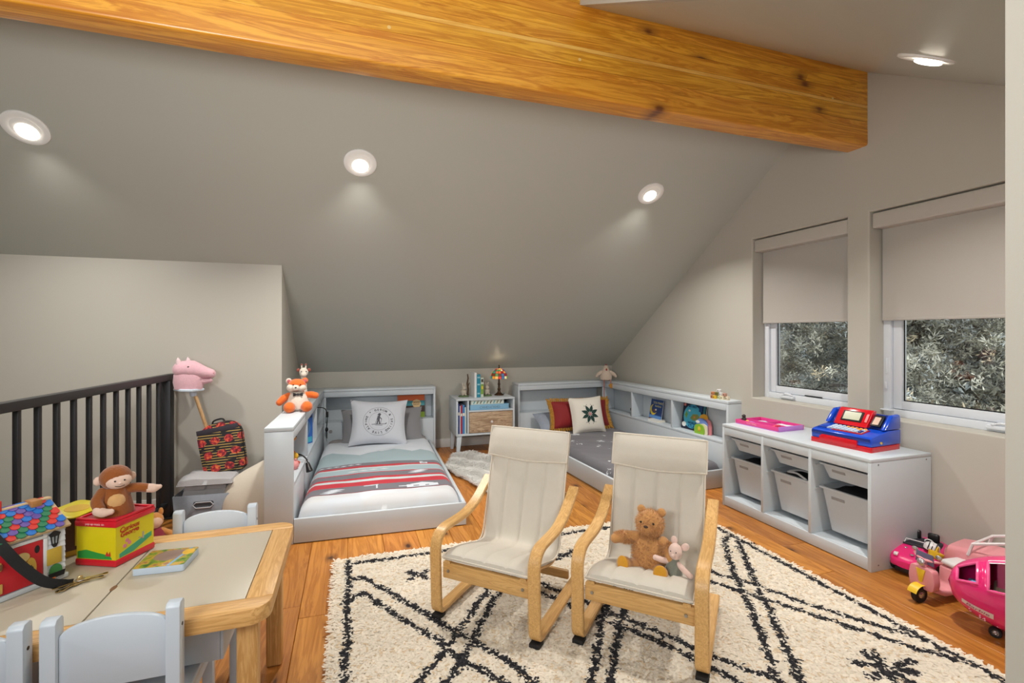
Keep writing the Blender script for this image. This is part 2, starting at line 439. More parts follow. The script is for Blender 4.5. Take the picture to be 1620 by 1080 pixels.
# ------------------------------------------------------------------ windows and roller shades
def glass_mat():
    g = G('window glass'); nt = g.nt
    tr = g.new('ShaderNodeBsdfTransparent'); tr.inputs[0].default_value = (.95, .97, .96, 1)
    gl = g.new('ShaderNodeBsdfGlossy'); gl.inputs['Roughness'].default_value = .02
    mx = g.new('ShaderNodeMixShader'); fr = g.new('ShaderNodeFresnel'); fr.inputs[0].default_value = 1.45
    nt.links.new(fr.outputs[0], mx.inputs[0]); nt.links.new(tr.outputs[0], mx.inputs[1]); nt.links.new(gl.outputs[0], mx.inputs[2])
    nt.links.new(mx.outputs[0], g.out.inputs[0]); return g.m
M_GLASS = glass_mat()
def window(n, y0, y1, crank_y, latch):
    w_ = structure('window_%d' % n)
    z0, z1 = .70, 1.90; xf = 3.018; fw = .042
    f = B()
    for (a, b_, c, d) in ((y0, y0+fw, z0, z1), (y1-fw, y1, z0, z1), (y0+fw, y1-fw, z0, z0+fw), (y0+fw, y1-fw, z1-fw, z1)):
        f.bx(xf, 3.085, a, b_, c, d, .003)
    f.done('window_frame', M_VINYL, w_)
    s = B(); a0, a1, b0, b1 = y0+fw+.002, y1-fw-.002, z0+fw+.002, z1-fw-.002; sw = .048
    for (a, b_, c, d) in ((a0, a0+sw, b0, b1), (a1-sw, a1, b0, b1), (a0+sw, a1-sw, b0, b0+sw), (a0+sw, a1-sw, b1-sw, b1)):
        s.bx(xf+.016, 3.078, a, b_, c, d, .005)
    s.done('sash', M_VINYL, w_)
    B().bx(3.056, 3.062, a0+sw-.004, a1-sw+.004, b0+sw-.004, b1-sw+.004).done('pane', M_GLASS, w_)
    g = B(); gy = (a0+sw, a1-sw, b0+sw, b1-sw)
    for (a, b_, c, d) in ((gy[0], gy[0]+.006, gy[2], gy[3]), (gy[1]-.006, gy[1], gy[2], gy[3]), (gy[0], gy[1], gy[2], gy[2]+.006)):
        g.bx(3.052, 3.0555, a, b_, c, d)
    g.done('gasket', M_BLACKP, w_)
    c = B().bx(xf-.022, xf, crank_y-.06, crank_y+.06, z0+.012, z0+.034, .006)
    c.done('crank_housing', M_VINYL, w_)
    h = B().tube([(xf-.014, crank_y+.03, z0+.036), (xf-.02, crank_y, z0+.046), (xf-.02, crank_y-.035, z0+.044), (xf-.02, crank_y-.055, z0+.038)], [.006, .007, .007, .005], 8)
    h.ell((xf-.016, crank_y+.03, z0+.038), .010)
    h.done('crank_handle', M_VINYL, w_)
    B().bx(xf+.008, xf+.016, crank_y-.26, crank_y-.13, z0+.046, z0+.052).done('hinge_slot', M_BLACKP, w_)
    if latch:
        B().bx(xf-.006, xf, y1-.028, y1-.016, .95, 1.04, .003).bx(xf-.014, xf-.005, y1-.030, y1-.014, .86, .90, .004).done('latch', M_VINYL, w_)
        B().ell((xf-.01, y1-.02, z0+.035), (.02, .045, .006)).done('folded_knob', M_VINYL, w_)
    else:
        B().cyl((xf, y0+.02, z0+.02), (xf-.006, y0+.02, z0+.02), .008, .007, 12).done('screw_cap', M_VINYL, w_)
window(1, 2.198, 2.943, 2.73, False)
window(2, 1.14, 2.062, 1.50, True)
def shade(y0, y1, label):
    t = thing('roller_shade', label, 'window shade', (2.95, (y0+y1)/2, 1.26), 0, 'roller shades over the windows')
    h = (y1-y0)/2
    B().bx(-.036, .055, -h+.006, h-.006, .542, .632, .010, 3).done('cassette', M_CASS, t)
    B().bx(.047, .0495, -h+.010, h-.010, .012, .56).done('shade_cloth', M_SHADE, t)
    B().bx(.043, .0535, -h+.010, h-.010, 0, .018, .004).done('hem_bar', M_SHADE, t)
    B().cyl((.048, -h+.012, .59), (.048, h-.012, .59), .02, seg=14).done('roller_tube', M_SHADE, t)
shade(2.198, 2.943, 'greige roller shade half lowered over the narrower window at the room corner side')
shade(1.14, 2.062, 'greige roller shade half lowered over the wider window above the toy cash register')

# ------------------------------------------------------------------ recessed downlights
M_LENS = mat('lamp lens', (255, 250, 238), .4, emis=9, ecol=(255, 246, 228))
M_RING = mat('downlight trim', (240, 240, 238), .45)
def downlight(x, y, up, label):
    """up: True for the long slope, False for the near slope"""
    ang = math.atan(SL) if up else -math.atan(.61)
    z = zc(y) if up else zf(y)
    # local +z points out of the ceiling into the room
    rot = Euler((PI-ang if up else PI-ang, 0, 0))
    n = V((0, -SL, -1)).normalized() if up else V((0, .61, -1)).normalized()
    q = V((0, 0, 1)).rotation_difference(n)
    t = thing('downlight', label, 'ceiling light', (x, y, z), 0, 'recessed ceiling lights')
    t.rotation_euler = q.to_euler()
    B().lathe([(.052, .0015), (.060, .007), (.088, .009), (.094, .006), (.095, 0)], 40).done('trim_ring', M_RING, t)
    B().lathe([(.0605, .0065), (.056, .003), (0, .002)], 36).done('baffle', M_RING, t)
    off = q.inverted() @ V((0, 0, -1))           # gimbal lamp leans towards straight down
    lens_c = V((off.x*.012, off.y*.030, .006 if up else .013))
    B().lathe([(.046, 0), (.044, .004), (.03, .008), (0, .010)], 32).done('lens', M_LENS, t, lens_c)
    d = bpy.data.lights.new('downlight_lamp', 'AREA'); d.shape = 'DISK'; d.size = .09; d.energy = DOWN_POWER*(.62 if x < -1 else 1); d.color = DOWN_COL; d.spread = math.radians(128)
    o = bpy.data.objects.new('downlight_lamp', d); COL.objects.link(o); o.location = V((x, y, z))+n*.03
    o.rotation_euler = V((0, 0, -1)).rotation_difference(V((0, .04, -1)).normalized()).to_euler()
downlight(-1.523, 3.035, True, 'recessed ceiling light on the long slope above the black railing')
downlight(.054, 3.035, True, 'recessed ceiling light on the long slope in the middle, above the striped bed')
downlight(2.066, 3.035, True, 'recessed ceiling light on the long slope nearest the window wall')
downlight(2.096, 1.274, False, 'recessed ceiling light on the small near slope, right of the timber beam')

# ------------------------------------------------------------------ trees and ground outside
M_GRASSY = mat('dry pale grass', (168, 160, 132), .95, var=.3, vscale=2.0, bump=.5, bscale=12)
gr = B().grid(lambda u, v: (3.6+140*u*u, -70+230*v, -1.06+.22*math.sin(u*13)*math.cos(v*23)+1.3*u), 44, 60).done('ground_outside', M_GRASSY); gr['kind'] = 'structure'
def leaf_mat():
    g = G('needle foliage'); a = g.new('ShaderNodeAttribute', attribute_name='tint')
    r = g.rand()
    g.base(a.outputs[0]); g.rough(.75); g.b.inputs['Specular IOR Level'].default_value = .3; return g.m
M_NEEDLE = leaf_mat(); M_BARK = mat('dark bark', (74, 64, 56), .95, bump=.6, bscale=20)
def tree_meshes(seed, height, spread, base_clear, clump, n):
    R = np.random.default_rng(seed)
    # clump template: 7 jagged blades
    V_, F_, C_ = [], [], []
    br = B()
    nb = 46; per = n//nb
    tuft_pts = []
    for b in range(nb):
        t = (b+R.random())/nb; z = base_clear+(height-base_clear)*t
        L = spread*(1-t)**.75*(.75+.5*R.random())+.25
        a = b*2.399+R.random()*.6
        tip = np.array([math.cos(a)*L, math.sin(a)*L, -.10*L+.22*L*(t-.3)])
        br.tube([(0, 0, z), tuple(tip*.5+np.array([0, 0, z+.05*L])), tuple(tip+np.array([0, 0, z]))], [.05*(1-t)+.015, .03*(1-t)+.01, .006], 5)
        s = R.random(per)**.6; w_ = .10+.20*s*L
        p = np.array([0, 0, z])+s[:, None]*tip+np.stack([0*s, 0*s, .2*L*s*(1-s)], 1)
        p = p+R.normal(size=(per, 3))*w_[:, None]*np.array([.75, .75, .5])
        tuft_pts.append(p)
    P = np.concatenate(tuft_pts); N = len(P)
    # every puff: short needles standing out of a small ball, denser on its upper side
    K = 34
    d = R.normal(size=(N, K, 3)); d[:, :, 2] += .35; d /= np.linalg.norm(d, axis=2, keepdims=True)
    l = clump*(.7+.5*R.random((N, K, 1)))*(.6+.8*R.random((N, 1, 1)))
    side = np.cross(d, R.normal(size=(N, K, 3))); side /= np.linalg.norm(side, axis=2, keepdims=True)
    c = P[:, None, :]+R.normal(size=(N, K, 3))*clump*.42
    w1 = clump*.10
    v0 = c+d*l*.15; v1 = c+d*l*.75+side*w1; v2 = c+d*l*1.05; v3 = c+d*l*.75-side*w1
    verts = np.stack([v0, v1, v2, v3], 2).reshape(-1, 3)
    nf = N*K
    me = bpy.data.meshes.new('foliage')
    me.vertices.add(len(verts)); me.vertices.foreach_set('co', verts.astype(np.float32).ravel())
    me.loops.add(nf*4); me.loops.foreach_set('vertex_index', np.arange(nf*4, dtype=np.int32))
    me.polygons.add(nf); me.polygons.foreach_set('loop_start', np.arange(0, nf*4, 4, dtype=np.int32))
    me.update(calc_edges=True)
    tone = R.random(N)**1.8; base = np.stack([.13+.62*tone, .135+.62*tone, .112+.55*tone], 1)
    warm = R.random(N) < .05; base[warm] = base[warm]*np.array([1.12, .95, .78])
    cool = R.random(N) < .18; base[cool] = base[cool]*np.array([.95, 1.05, 1.25])
    col = np.ones((N, K*4, 4)); col[:, :, :3] = base[:, None, :]*(.85+.3*R.random((N, K*4, 1)))
    at = me.color_attributes.new('tint', 'FLOAT_COLOR', 'POINT'); at.data.foreach_set('color', col.astype(np.float32).ravel())
    br.cyl((0, 0, -.3), (0, 0, height*.96), .19, .02, 10)
    return me, br.mesh('trunk')
TREES = {}
def tree(x, y, z, kind, sc, rot, label):
    if kind not in TREES:
        TREES[kind] = tree_meshes(*{'a': (1, 9.0, 3.6, 1.3, .21, 4200), 'b': (2, 9.5, 3.2, .7, .125, 7000)}[kind])
    t = thing('pine_tree', label, 'tree', (x, y, z), rot, 'grey green conifers outside the windows')
    t.scale = (sc,)*3
    link_mesh('trunk', TREES[kind][1], M_BARK, t)
    link_mesh('foliage', TREES[kind][0], M_NEEDLE, t, kind='stuff')
tree(15.6, 15.0, -1.10, 'a', .92, .3, 'grey green conifer with a bare dark trunk, filling the narrower window')
tree(21.5, 25.5, -.8, 'b', 1.0, 1.0, 'grey green conifer behind the trunked one, at the left edge of the narrower window')
tree(24.0, 18.0, -.8, 'b', 1.05, 2.1, 'grey green conifer behind the trunked one, at the right edge of the narrower window')
tree(11.6, 7.2, -1.7, 'b', .95, .4, 'silvery conifer close to the house, in the middle of the wider window')
tree(15.2, 8.2, -1.6, 'b', 1.15, 3.0, 'silvery conifer standing behind, at the left of the wider window')
tree(15.5, 5.9, -1.6, 'a', 1.1, 4.4, 'silvery conifer standing behind, at the right of the wider window')
hut = thing('garden_shed', 'small tan roofed shed half hidden behind the conifers', 'shed', (31, 24.2, -.4), .4)
B().bx(-1.5, 1.5, -1.2, 1.2, -.6, 1.0).done('wall', mat('tan siding', (186, 150, 112), .8), hut)
B().prism([(-1.8, .95), (1.8, .95), (0, 1.7)], 'y', -1.5, 1.5).done('roof', mat('tan shingles', (200, 158, 112), .8), hut)
# ================================================================== FURNITURE
# ------------------------------------------------------------------ stair railing
rl = thing('railing', 'black metal stair railing with square balusters beside the stairwell', 'railing', (-1.128, 3.69, 0), -math.atan2(.145, 1.31))
B().bx(-.022, .022, -4.4, .09, .880, .920, .004).done('top_rail', M_BLACK, rl)
B().bx(-.016, .016, -4.4, -.03, .075, .10, .003).done('bottom_rail', M_BLACK, rl)
for y in (0, -1.46, -3.1):
    p = B().bx(-.03, .03, y-.03, y+.03, 0, .881, .004).done('post', M_BLACK, rl)
    B().bx(-.06, .06, y-.055, y+.055, 0, .010, .003).done('base_plate', M_BLACK, p)
bal = B().bx(-.010, .010, -.010, .010, .095, .89, .002).mesh('baluster')
n = 12
for i in range(n):
    link_mesh('baluster', bal, M_BLACK, rl, (0, -1.46+(i+1)*1.46/(n+1), 0))
for i in range(12):
    link_mesh('baluster', bal, M_BLACK, rl, (0, -3.1+(i+1)*1.64/13, 0))

# ------------------------------------------------------------------ rug
LINES = [
 [(-.01, 2.6), (-.02, 1.4), (-.03, -.4)], [(0, 2.57), (2.08, 2.57)], [(2.07, 2.6), (2.06, 1.0), (2.05, -.4)],
 [(-.01, 2.39), (.04, 2.43), (.18, 2.21), (.36, 1.9), (.52, 1.65), (.58, 1.5), (.8, 1.1), (1.1, .5)],
 [(-.02, 2.2), (.05, 2.27), (.22, 1.97), (.32, 1.82), (.37, 1.7), (.48, 1.54), (.7, 1.1), (1.0, .5)],
 [(1.0, 2.57), (.76, 2.3), (.54, 2.06), (.34, 1.78), (.21, 1.62), (-.02, 1.3)],
 [(1.06, 2.55), (.8, 2.28), (.58, 2.02), (.40, 1.73), (.30, 1.59), (.02, 1.2)],
 [(1.66, 2.57), (1.3, 2.15), (.96, 1.75), (.76, 1.45), (.5, 1.05)], [(1.72, 2.55), (1.36, 2.11), (1.01, 1.70), (.82, 1.43), (.56, 1.03)],
 [(.50, 2.57), (.75, 2.12), (.96, 1.75), (1.07, 1.61), (1.15, 1.45), (1.23, 1.28), (1.45, .9)], [(.56, 2.57), (.82, 2.12), (1.03, 1.77), (1.16, 1.56), (1.25, 1.40), (1.34, 1.27), (1.5, .95)],
 [(2.04, 2.24), (1.98, 2.21), (1.77, 1.92), (1.58, 1.60), (1.35, 1.26), (1.0, .75)], [(2.10, 2.12), (2.04, 2.17), (1.79, 1.80), (1.60, 1.50), (1.41, 1.22), (1.05, .7)],
 [(1.40, 2.3), (1.60, 2.02), (1.76, 1.79), (1.84, 1.60), (1.95, 1.42), (2.03, 1.29)], [(1.36, 2.23), (1.6, 1.85), (1.71, 1.66), (1.84, 1.45), (1.95, 1.26), (2.03, 1.15)],
 [(1.68, 1.24), (1.84, 1.14)], [(1.88, 1.19), (1.66, 1.17)], [(1.80, 1.26), (1.70, 1.12)], [(1.76, 1.27), (1.76, 1.11)],
 [(.27, 2.40), (.34, 2.31)], [(.26, 2.33), (.35, 2.38)], [(1.0, 2.29), (1.13, 2.36)], [(1.02, 2.36), (1.11, 2.27)],
]
rug = thing('shag_rug', 'cream shag rug with black criss-cross diamond lines under the two armchairs', 'rug', (0, 0, 0))
RX0, RX1, RY0, RY1 = -.075, 2.10, -.30, 2.635
B().bx(RX0+.01, RX1-.01, RY0, RY1-.01, .001, .010, .003).done('backing', mat('rug backing', (206, 198, 182), .95), rug)
def pile(nt, x0, x1, y0, y1, hmin, hmax, wid):
    R = RNG
    x = x0+(x1-x0)*R.random(nt); y = y0+(y1-y0)*R.random(nt)
    h = hmin+(hmax-hmin)*R.random(nt); a = R.random(nt)*2*PI; lean = (.9+.8*R.random(nt))*h; dx, dy = np.cos(a), np.sin(a)
    xr, yr = x, y; x = xr+dx*lean*.55; y = yr+dy*lean*.55; d = np.full(nt, 9.)
    for L in LINES:
        for (ax, ay), (bx_, by) in zip(L[:-1], L[1:]):
            vx, vy = bx_-ax, by-ay; t = np.clip(((x-ax)*vx+(y-ay)*vy)/(vx*vx+vy*vy), 0, 1)
            d = np.minimum(d, np.hypot(x-ax-t*vx, y-ay-t*vy))
    black = d < (.0120+.0030*R.standard_normal(nt))*(1.15+.45*np.sin(x*61+y*37)*np.sin(y*53-x*29))
    black &= R.random(nt) < .93
    tone = .90+.10*R.random(nt)
    col = np.stack([tone, tone*.925, tone*.80], 1)
    brown = R.random(nt) < .10; col[brown] *= np.array([.86, .76, .62])
    col[black] = np.array([.016, .015, .020])*(.6+.9*R.random((black.sum(), 1)))
    x, y = xr, yr; sx, sy = -dy*wid, dx*wid
    z0 = .013
    def P(fx, fz, s): return np.stack([x+dx*lean*fx+sx*s, y+dy*lean*fx+sy*s, z0+h*fz], 1)
    vs = np.stack([P(0, 0, -1), P(0, 0, 1), P(.35, .82, -1.1), P(.35, .82, 1.1), P(1.0, .90, -.8), P(1.0, .90, .8)], 1).reshape(-1, 3)
    q = np.array([[0, 1, 3, 2], [2, 3, 5, 4]])
    li = (np.arange(nt)[:, None, None]*6+q[None]).reshape(-1)
    me = bpy.data.meshes.new('pile'); nf = nt*2
    me.vertices.add(nt*6); me.vertices.foreach_set('co', vs.astype(np.float32).ravel())
    me.loops.add(nf*4); me.loops.foreach_set('vertex_index', li.astype(np.int32))
    me.polygons.add(nf); me.polygons.foreach_set('loop_start', np.arange(0, nf*4, 4, dtype=np.int32)); me.update(calc_edges=True)
    c4 = np.ones((nt, 6, 4)); c4[:, :, :3] = col[:, None, :]
    at = me.color_attributes.new('tint', 'FLOAT_COLOR', 'POINT'); at.data.foreach_set('color', c4.astype(np.float32).ravel())
    return me
M_PILE = attr_mat('shag yarn', .9, .2)
def pile_bed():
    nx_, ny_ = 260, 352; b_ = B()
    me = B().grid(lambda u, v: (RX0+.008+(RX1-RX0-.016)*u, RY0+.008+(RY1-RY0-.016)*v, .0205), nx_, ny_).mesh('pile', 0)
    co = np.zeros(len(me.vertices)*3, np.float32); me.vertices.foreach_get('co', co); co = co.reshape(-1, 3)
    d = np.full(len(co), 9.)
    for L in LINES:
        for (ax, ay), (bx_, by) in zip(L[:-1], L[1:]):
            vx, vy = bx_-ax, by-ay; t = np.clip(((co[:, 0]-ax)*vx+(co[:, 1]-ay)*vy)/(vx*vx+vy*vy), 0, 1)
            d = np.minimum(d, np.hypot(co[:, 0]-ax-t*vx, co[:, 1]-ay-t*vy))
    c4 = np.ones((len(co), 4), np.float32); c4[:, :3] = (.95, .885, .76); c4[d < .008, :3] = (.03, .028, .03)
    at = me.color_attributes.new('tint', 'FLOAT_COLOR', 'POINT'); at.data.foreach_set('color', c4.ravel()); return me
link_mesh('pile', pile_bed(), M_PILE, rug, kind='stuff')
link_mesh('pile', pile(230000, RX0, RX1, .85, RY1, .013, .021, .0040), M_PILE, rug, kind='stuff')
link_mesh('pile', pile(24000, RX0, RX1, RY0, .85, .014, .023, .0075), M_PILE, rug, kind='stuff')

# sheepskin
def wool_mat():
    g = G('sheep wool'); g.base(srgb((246, 245, 242))); g.rough(.95)
    tr = g.new('ShaderNodeBsdfTranslucent'); tr.inputs[0].default_value = srgb((246, 245, 242)); mx = g.new('ShaderNodeMixShader'); mx.inputs[0].default_value = .4
    g.nt.links.new(g.b.outputs[0], mx.inputs[1]); g.nt.links.new(tr.outputs[0], mx.inputs[2]); g.nt.links.new(mx.outputs[0], g.out.inputs[0]); return g.m
sk = thing('sheepskin_rug', 'fluffy white sheepskin on the floor in front of the nightstand', 'rug', (1.17, 3.88, 0), .12)
def sheep():
    R = np.random.default_rng(5); nt = 46000
    t = R.random(nt)*2*PI; r = np.sqrt(R.random(nt))
    rad = 1+.10*np.sin(3*t+1)+.07*np.sin(5*t)+.05*np.sin(9*t+2)
    x = .33*r*rad*np.cos(t); y = .76*r*rad*np.sin(t)
    h = .018+.020*R.random(nt); a = R.random(nt)*2*PI; l = .03+.02*R.random(nt); dx, dy = np.cos(a), np.sin(a); wv = .0052
    base = .012+.012*np.sin(x*23)*np.sin(y*17)
    def P(fx, z, s): return np.stack([x+dx*l*fx-dy*wv*s, y+dy*l*fx+dx*wv*s, z], 1)
    vs = np.stack([P(0, base+.010, -1), P(0, base+.010, 1), P(.4, base+h*.8, 1), P(.4, base+h*.8, -1), P(1., base+h*.75, 0)], 1).reshape(-1, 3)
    fs = []
    I = np.arange(nt)[:, None]*5
    q = (I+np.array([[0, 1, 2, 3]])).ravel(); tr = (I+np.array([[3, 2, 4]])).ravel()
    me = bpy.data.meshes.new('fleece')
    me.vertices.add(nt*5); me.vertices.foreach_set('co', vs.astype(np.float32).ravel())
    me.loops.add(nt*7); me.loops.foreach_set('vertex_index', np.concatenate([q, tr]).astype(np.int32))
    me.polygons.add(nt*2); me.polygons.foreach_set('loop_start', np.concatenate([np.arange(nt)*4, nt*4+np.arange(nt)*3]).astype(np.int32)); me.update(calc_edges=True)
    return me
B().grid(lambda u, v: ((lambda t: (.32*v*(1+.10*math.sin(3*t+1)+.07*math.sin(5*t))*math.cos(t), .74*v*(1+.10*math.sin(3*t+1)+.07*math.sin(5*t))*math.sin(t), .024*(1-v**6)+.004+.008*(1-v)*math.sin(t*5)))(2*PI*u)), 40, 10).done('hide', mat('sheep hide', (238, 237, 234), .9), sk)
link_mesh('fleece', sheep(), wool_mat(), sk, kind='stuff')

# ------------------------------------------------------------------ beds
BOARD = M_WHITE
def bed(name, label, loc, rz, s, hb):
    t = thing(name, label, 'bed', loc, rz, 'low white bookcase beds')
    def P(nm, *bxs, bev=.003, m=BOARD):
        b = B()
        for (x0, x1, y0, y1, z0, z1) in bxs: b.bx(min(s*x0, s*x1), max(s*x0, s*x1), y0, y1, z0, z1, bev)
        return b.done(nm, m, t)
    D = -.150; bk = hb+.178
    # side bookcase
    P('bookcase_top', (D, 0, -.012, bk, .637, .660))
    P('end_panel', (D, 0, -.012, .010, 0, .636))
    P('bookcase_fascia', (-.020, -.001, .011, bk-.01, .585, .636), bev=.002)
    P('bookcase_back', (D, D+.012, .011, bk-.01, 0, .636))
    P('bookcase_shelf', (D+.013, -.001, .011, bk-.01, .318, .338))
    P('bookcase_front', (-.019, -.001, .011, bk-.01, .0, .317))
    for y in (.645, 1.265, hb+.015): P('divider', (D+.013, -.002, y, y+.018, .339, .636))
    # headboard bookcase
    P('headboard_top', (.001, 1.035, hb-.005, bk, .637, .660))
    P('headboard_side', (1.015, 1.035, hb, bk, 0, .636))
    P('headboard_fascia', (.001, 1.014, hb, hb+.018, .588, .636), bev=.002)
    P('headboard_back', (.001, 1.014, bk-.014, bk, 0, .636))
    P('headboard_shelf', (.001, 1.014, hb+.019, bk-.015, .332, .350))
    P('headboard_front', (.001, 1.014, hb, hb+.018, 0, .350))
    P('headboard_post', (.001, .020, hb, hb+.018, .351, .587), bev=.001)
    # low frame
    P('foot_panel', (.001, .985, -.012, .010, .004, .140))
    P('side_panel', (.963, .985, .011, hb-.001, .004, .140))
    P('slatted_base', (.001, .962, .011, hb-.001, .03, .06))
    return t
bed1 = bed('bookcase_bed', 'low white bookcase bed with the striped blanket, against the left alcove', (-.306, 2.995, 0), -.036, 1, 1.848)
bed2 = bed('bookcase_bed', 'low white bookcase bed with the dark grey sheet, in the right corner', (2.765, 3.055, 0), .040, -1, 1.792)
def holes(t, s, pts):
    for (x, y, z) in pts: pass

# mattress + blanket : rounded slab
def slab(x0, x1, y0, y1, z0, z1, r, nx=28, ny=44, wob=.004, seed=0, crown=.02):
    R = random.Random(seed); ph = [R.random()*6 for _ in range(6)]
    def prof(d):          # height factor from distance to the border
        d = max(0, min(d, r)); return math.sqrt(max(0, 1-(1-d/r)**2))
    b = B()
    def f(u, v):
        uu = .5-.5*math.cos(PI*u) if True else u; vv = .5-.5*math.cos(PI*v)
        uu = .55*u+.45*uu; vv = .55*v+.45*vv
        x = x0+(x1-x0)*uu; y = y0+(y1-y0)*vv
        h = prof(x-x0)*prof(x1-x)*prof(y-y0)*prof(y1-y)
        cr = crown*math.sin(PI*uu)*math.sin(PI*vv)
        wv = wob*(math.sin(x*17+ph[0]+2*math.sin(y*5+ph[1]))+math.sin(y*21+ph[2]+1.5*math.sin(x*9+ph[3]))+.6*math.sin((x+y)*40+ph[4]))
        return (x, y, z0+(z1-z0)*h+(cr+wv)*h)
    b.grid(f, nx, ny); b.grid(lambda u, v: (x0+(x1-x0)*u, y0+(y1-y0)*v, z0), 4, 4)
    return b
m1 = thing('mattress', 'thin mattress in the low white bed at left, under the striped blanket', 'mattress', (-.306, 2.995, 0), -.036)
slab(.03, .94, .03, 1.83, .061, .1040, .02, wob=.0005, crown=.0).done('mattress_body', mat('white ticking', (214, 214, 216), .9), m1)
# striped blanket pattern (printed bands across the bed; local y runs from foot to head)
def blanket_mat():
    g = G('ski lodge blanket'); X, Y, Z = g.xyz(g.coord())
    wob = g.math('MULTIPLY', g.math('SUBTRACT', g.noise(g.mapping(g.coord(), scale=(3, 3, 3)), 2)[0], .5), .004)
    y = g.math('ADD', Y, wob)
    W = srgb((202, 208, 216)); TEAL = srgb((150, 170, 176)); PALE = srgb((186, 196, 198)); GR = srgb((104, 102, 110)); RED = srgb((176, 20, 40)); CR = srgb((200, 201, 203)); MAR = srgb((120, 56, 62))
    tri = g.math('PINGPONG', g.math('ADD', X, .12), .24)
    tri2 = g.math('PINGPONG', g.math('ADD', X, .37), .17)
    mt = g.math('MULTIPLY_ADD', g.math('MAXIMUM', tri, tri2), .75, 1.04)
    col = W
    cream = g.ramp(g.noise(g.mapping(g.coord(), scale=(1.3, 2.5, 1)), 3, 2)[0], [(.42, W), (.60, CR)])
    col = g.mix(g.lt(y, .16), W, cream)
    def bnd(a, b, c):
        nonlocal col
        col = g.mix(g.band(y, a, b), col, c)
    col = g.mix(g.math('MULTIPLY', g.gt(y, .80), g.lt(y, mt)), col, TEAL)
    bnd(.155, .167, MAR); bnd(.167, .275, GR); bnd(.275, .36, RED); bnd(.36, .405, PALE); bnd(.405, .445, RED); bnd(.445, .53, GR); bnd(.53, .545, RED)
    bnd(.545, .665, TEAL); bnd(.655, .680, PALE); bnd(.680, .728, RED); bnd(.728, .80, GR)
    # small cream prints on the bands: cabins, chairs and skiers
    def blob(cx, cy, rx, ry, c=W):
        nonlocal col
        dx = g.math('ABSOLUTE', g.math('SUBTRACT', X, cx)); dy = g.math('ABSOLUTE', g.math('SUBTRACT', Y, cy))
        col = g.mix(g.math('MULTIPLY', g.lt(dx, rx), g.lt(dy, ry)), col, c)
    def dia(cx, cy, rx, ry, c=W):
        nonlocal col
        dx = g.math('MULTIPLY', g.math('ABSOLUTE', g.math('SUBTRACT', X, cx)), 1/rx); dy = g.math('MULTIPLY', g.math('ABSOLUTE', g.math('SUBTRACT', Y, cy)), 1/ry)
        col = g.mix(g.lt(g.math('ADD', dx, dy), 1), col, c)
    blob(.74, .20, .10, .022); dia(.74, .228, .08, .030); blob(.70, .20, .018, .008, GR); blob(.77, .20, .012, .008, GR)
    blob(.42, .262, .045, .006); blob(.455, .23, .005, .035); blob(.62, .205, .03, .006)
    for (cx, cy) in ((.19, .205), (.74, .50)):
        for q in range(4): dia(cx+.014*q-.02, cy+.014*(q % 2)+.010*q-.014, .055, .012)
    blob(.80, .725, .028, .022); blob(.80, .725, .016, .012, TEAL); blob(.785, .757, .012, .008)
    for q in range(6): dia(.08+.05*q, .765+.004*(q % 3), .026, .010)
    for q in range(4): dia(.30+.07*q, .592+.010*q, .040, .012, CR)
    g.base(col); g.rough(.9); g.b.inputs['Sheen Weight'].default_value = .15
    nn = g.noise(g.coord(), 260, 2)[0]; g.bump(nn, .12, .003)
    return g.m
bl = thing('blanket', 'ski lodge blanket with red, grey and teal stripes spread over the left bed', 'blanket', (-.306, 2.995, 0), -.036)
slab(.012, .958, .014, 1.70, .105, .205, .075, 40, 64, .0014, 3, .018).done('blanket_cloth', blanket_mat(), bl)
sh = put_props(slab(.03, .95, 1.702, 1.84, .105, .198, .05, 24, 16, .003, 6, .006).done('sheet', mat('grey sheet', (140, 136, 134), .9), None, (-.306, 2.995, 0), (0, 0, -.036)), 'dark grey sheet showing at the head of the left bed behind the pillows', 'sheet')
# grey animal sheet on bed two
def animal_mat():
    g = G('grey sheet with white animals'); co = g.coord(); n = g.noise(g.mapping(co, scale=(1, 1, 1)), 34, 2)[0]
    vo = g.voronoi(g.mapping(co, scale=(5.6, 5.6, .01)), 1)
    d = g.math('ADD', vo[0], g.math('MULTIPLY', g.math('SUBTRACT', n, .5), .55))
    pick = g.xyz(vo[1])
    k = g.math('MULTIPLY', g.lt(d, .215), g.gt(pick[0], .22))
    col = g.mix(k, g.mix(g.noise(co, 3)[0], srgb((92, 90, 96)), srgb((108, 106, 112))), srgb((196, 200, 206)))
    g.base(col); g.rough(.85); g.b.inputs['Sheen Weight'].default_value = .2
    g.bump(g.noise(co, 300, 2)[0], .1, .002); return g.m
m2 = thing('mattress', 'thin mattress in a grey sheet printed with white animals, on the right bed', 'mattress', (2.765, 3.055, 0), .040)
slab(-.955, -.015, .018, 1.780, .061, .180, .055, 36, 56, .0022, 9, .012).done('fitted_sheet', animal_mat(), m2)

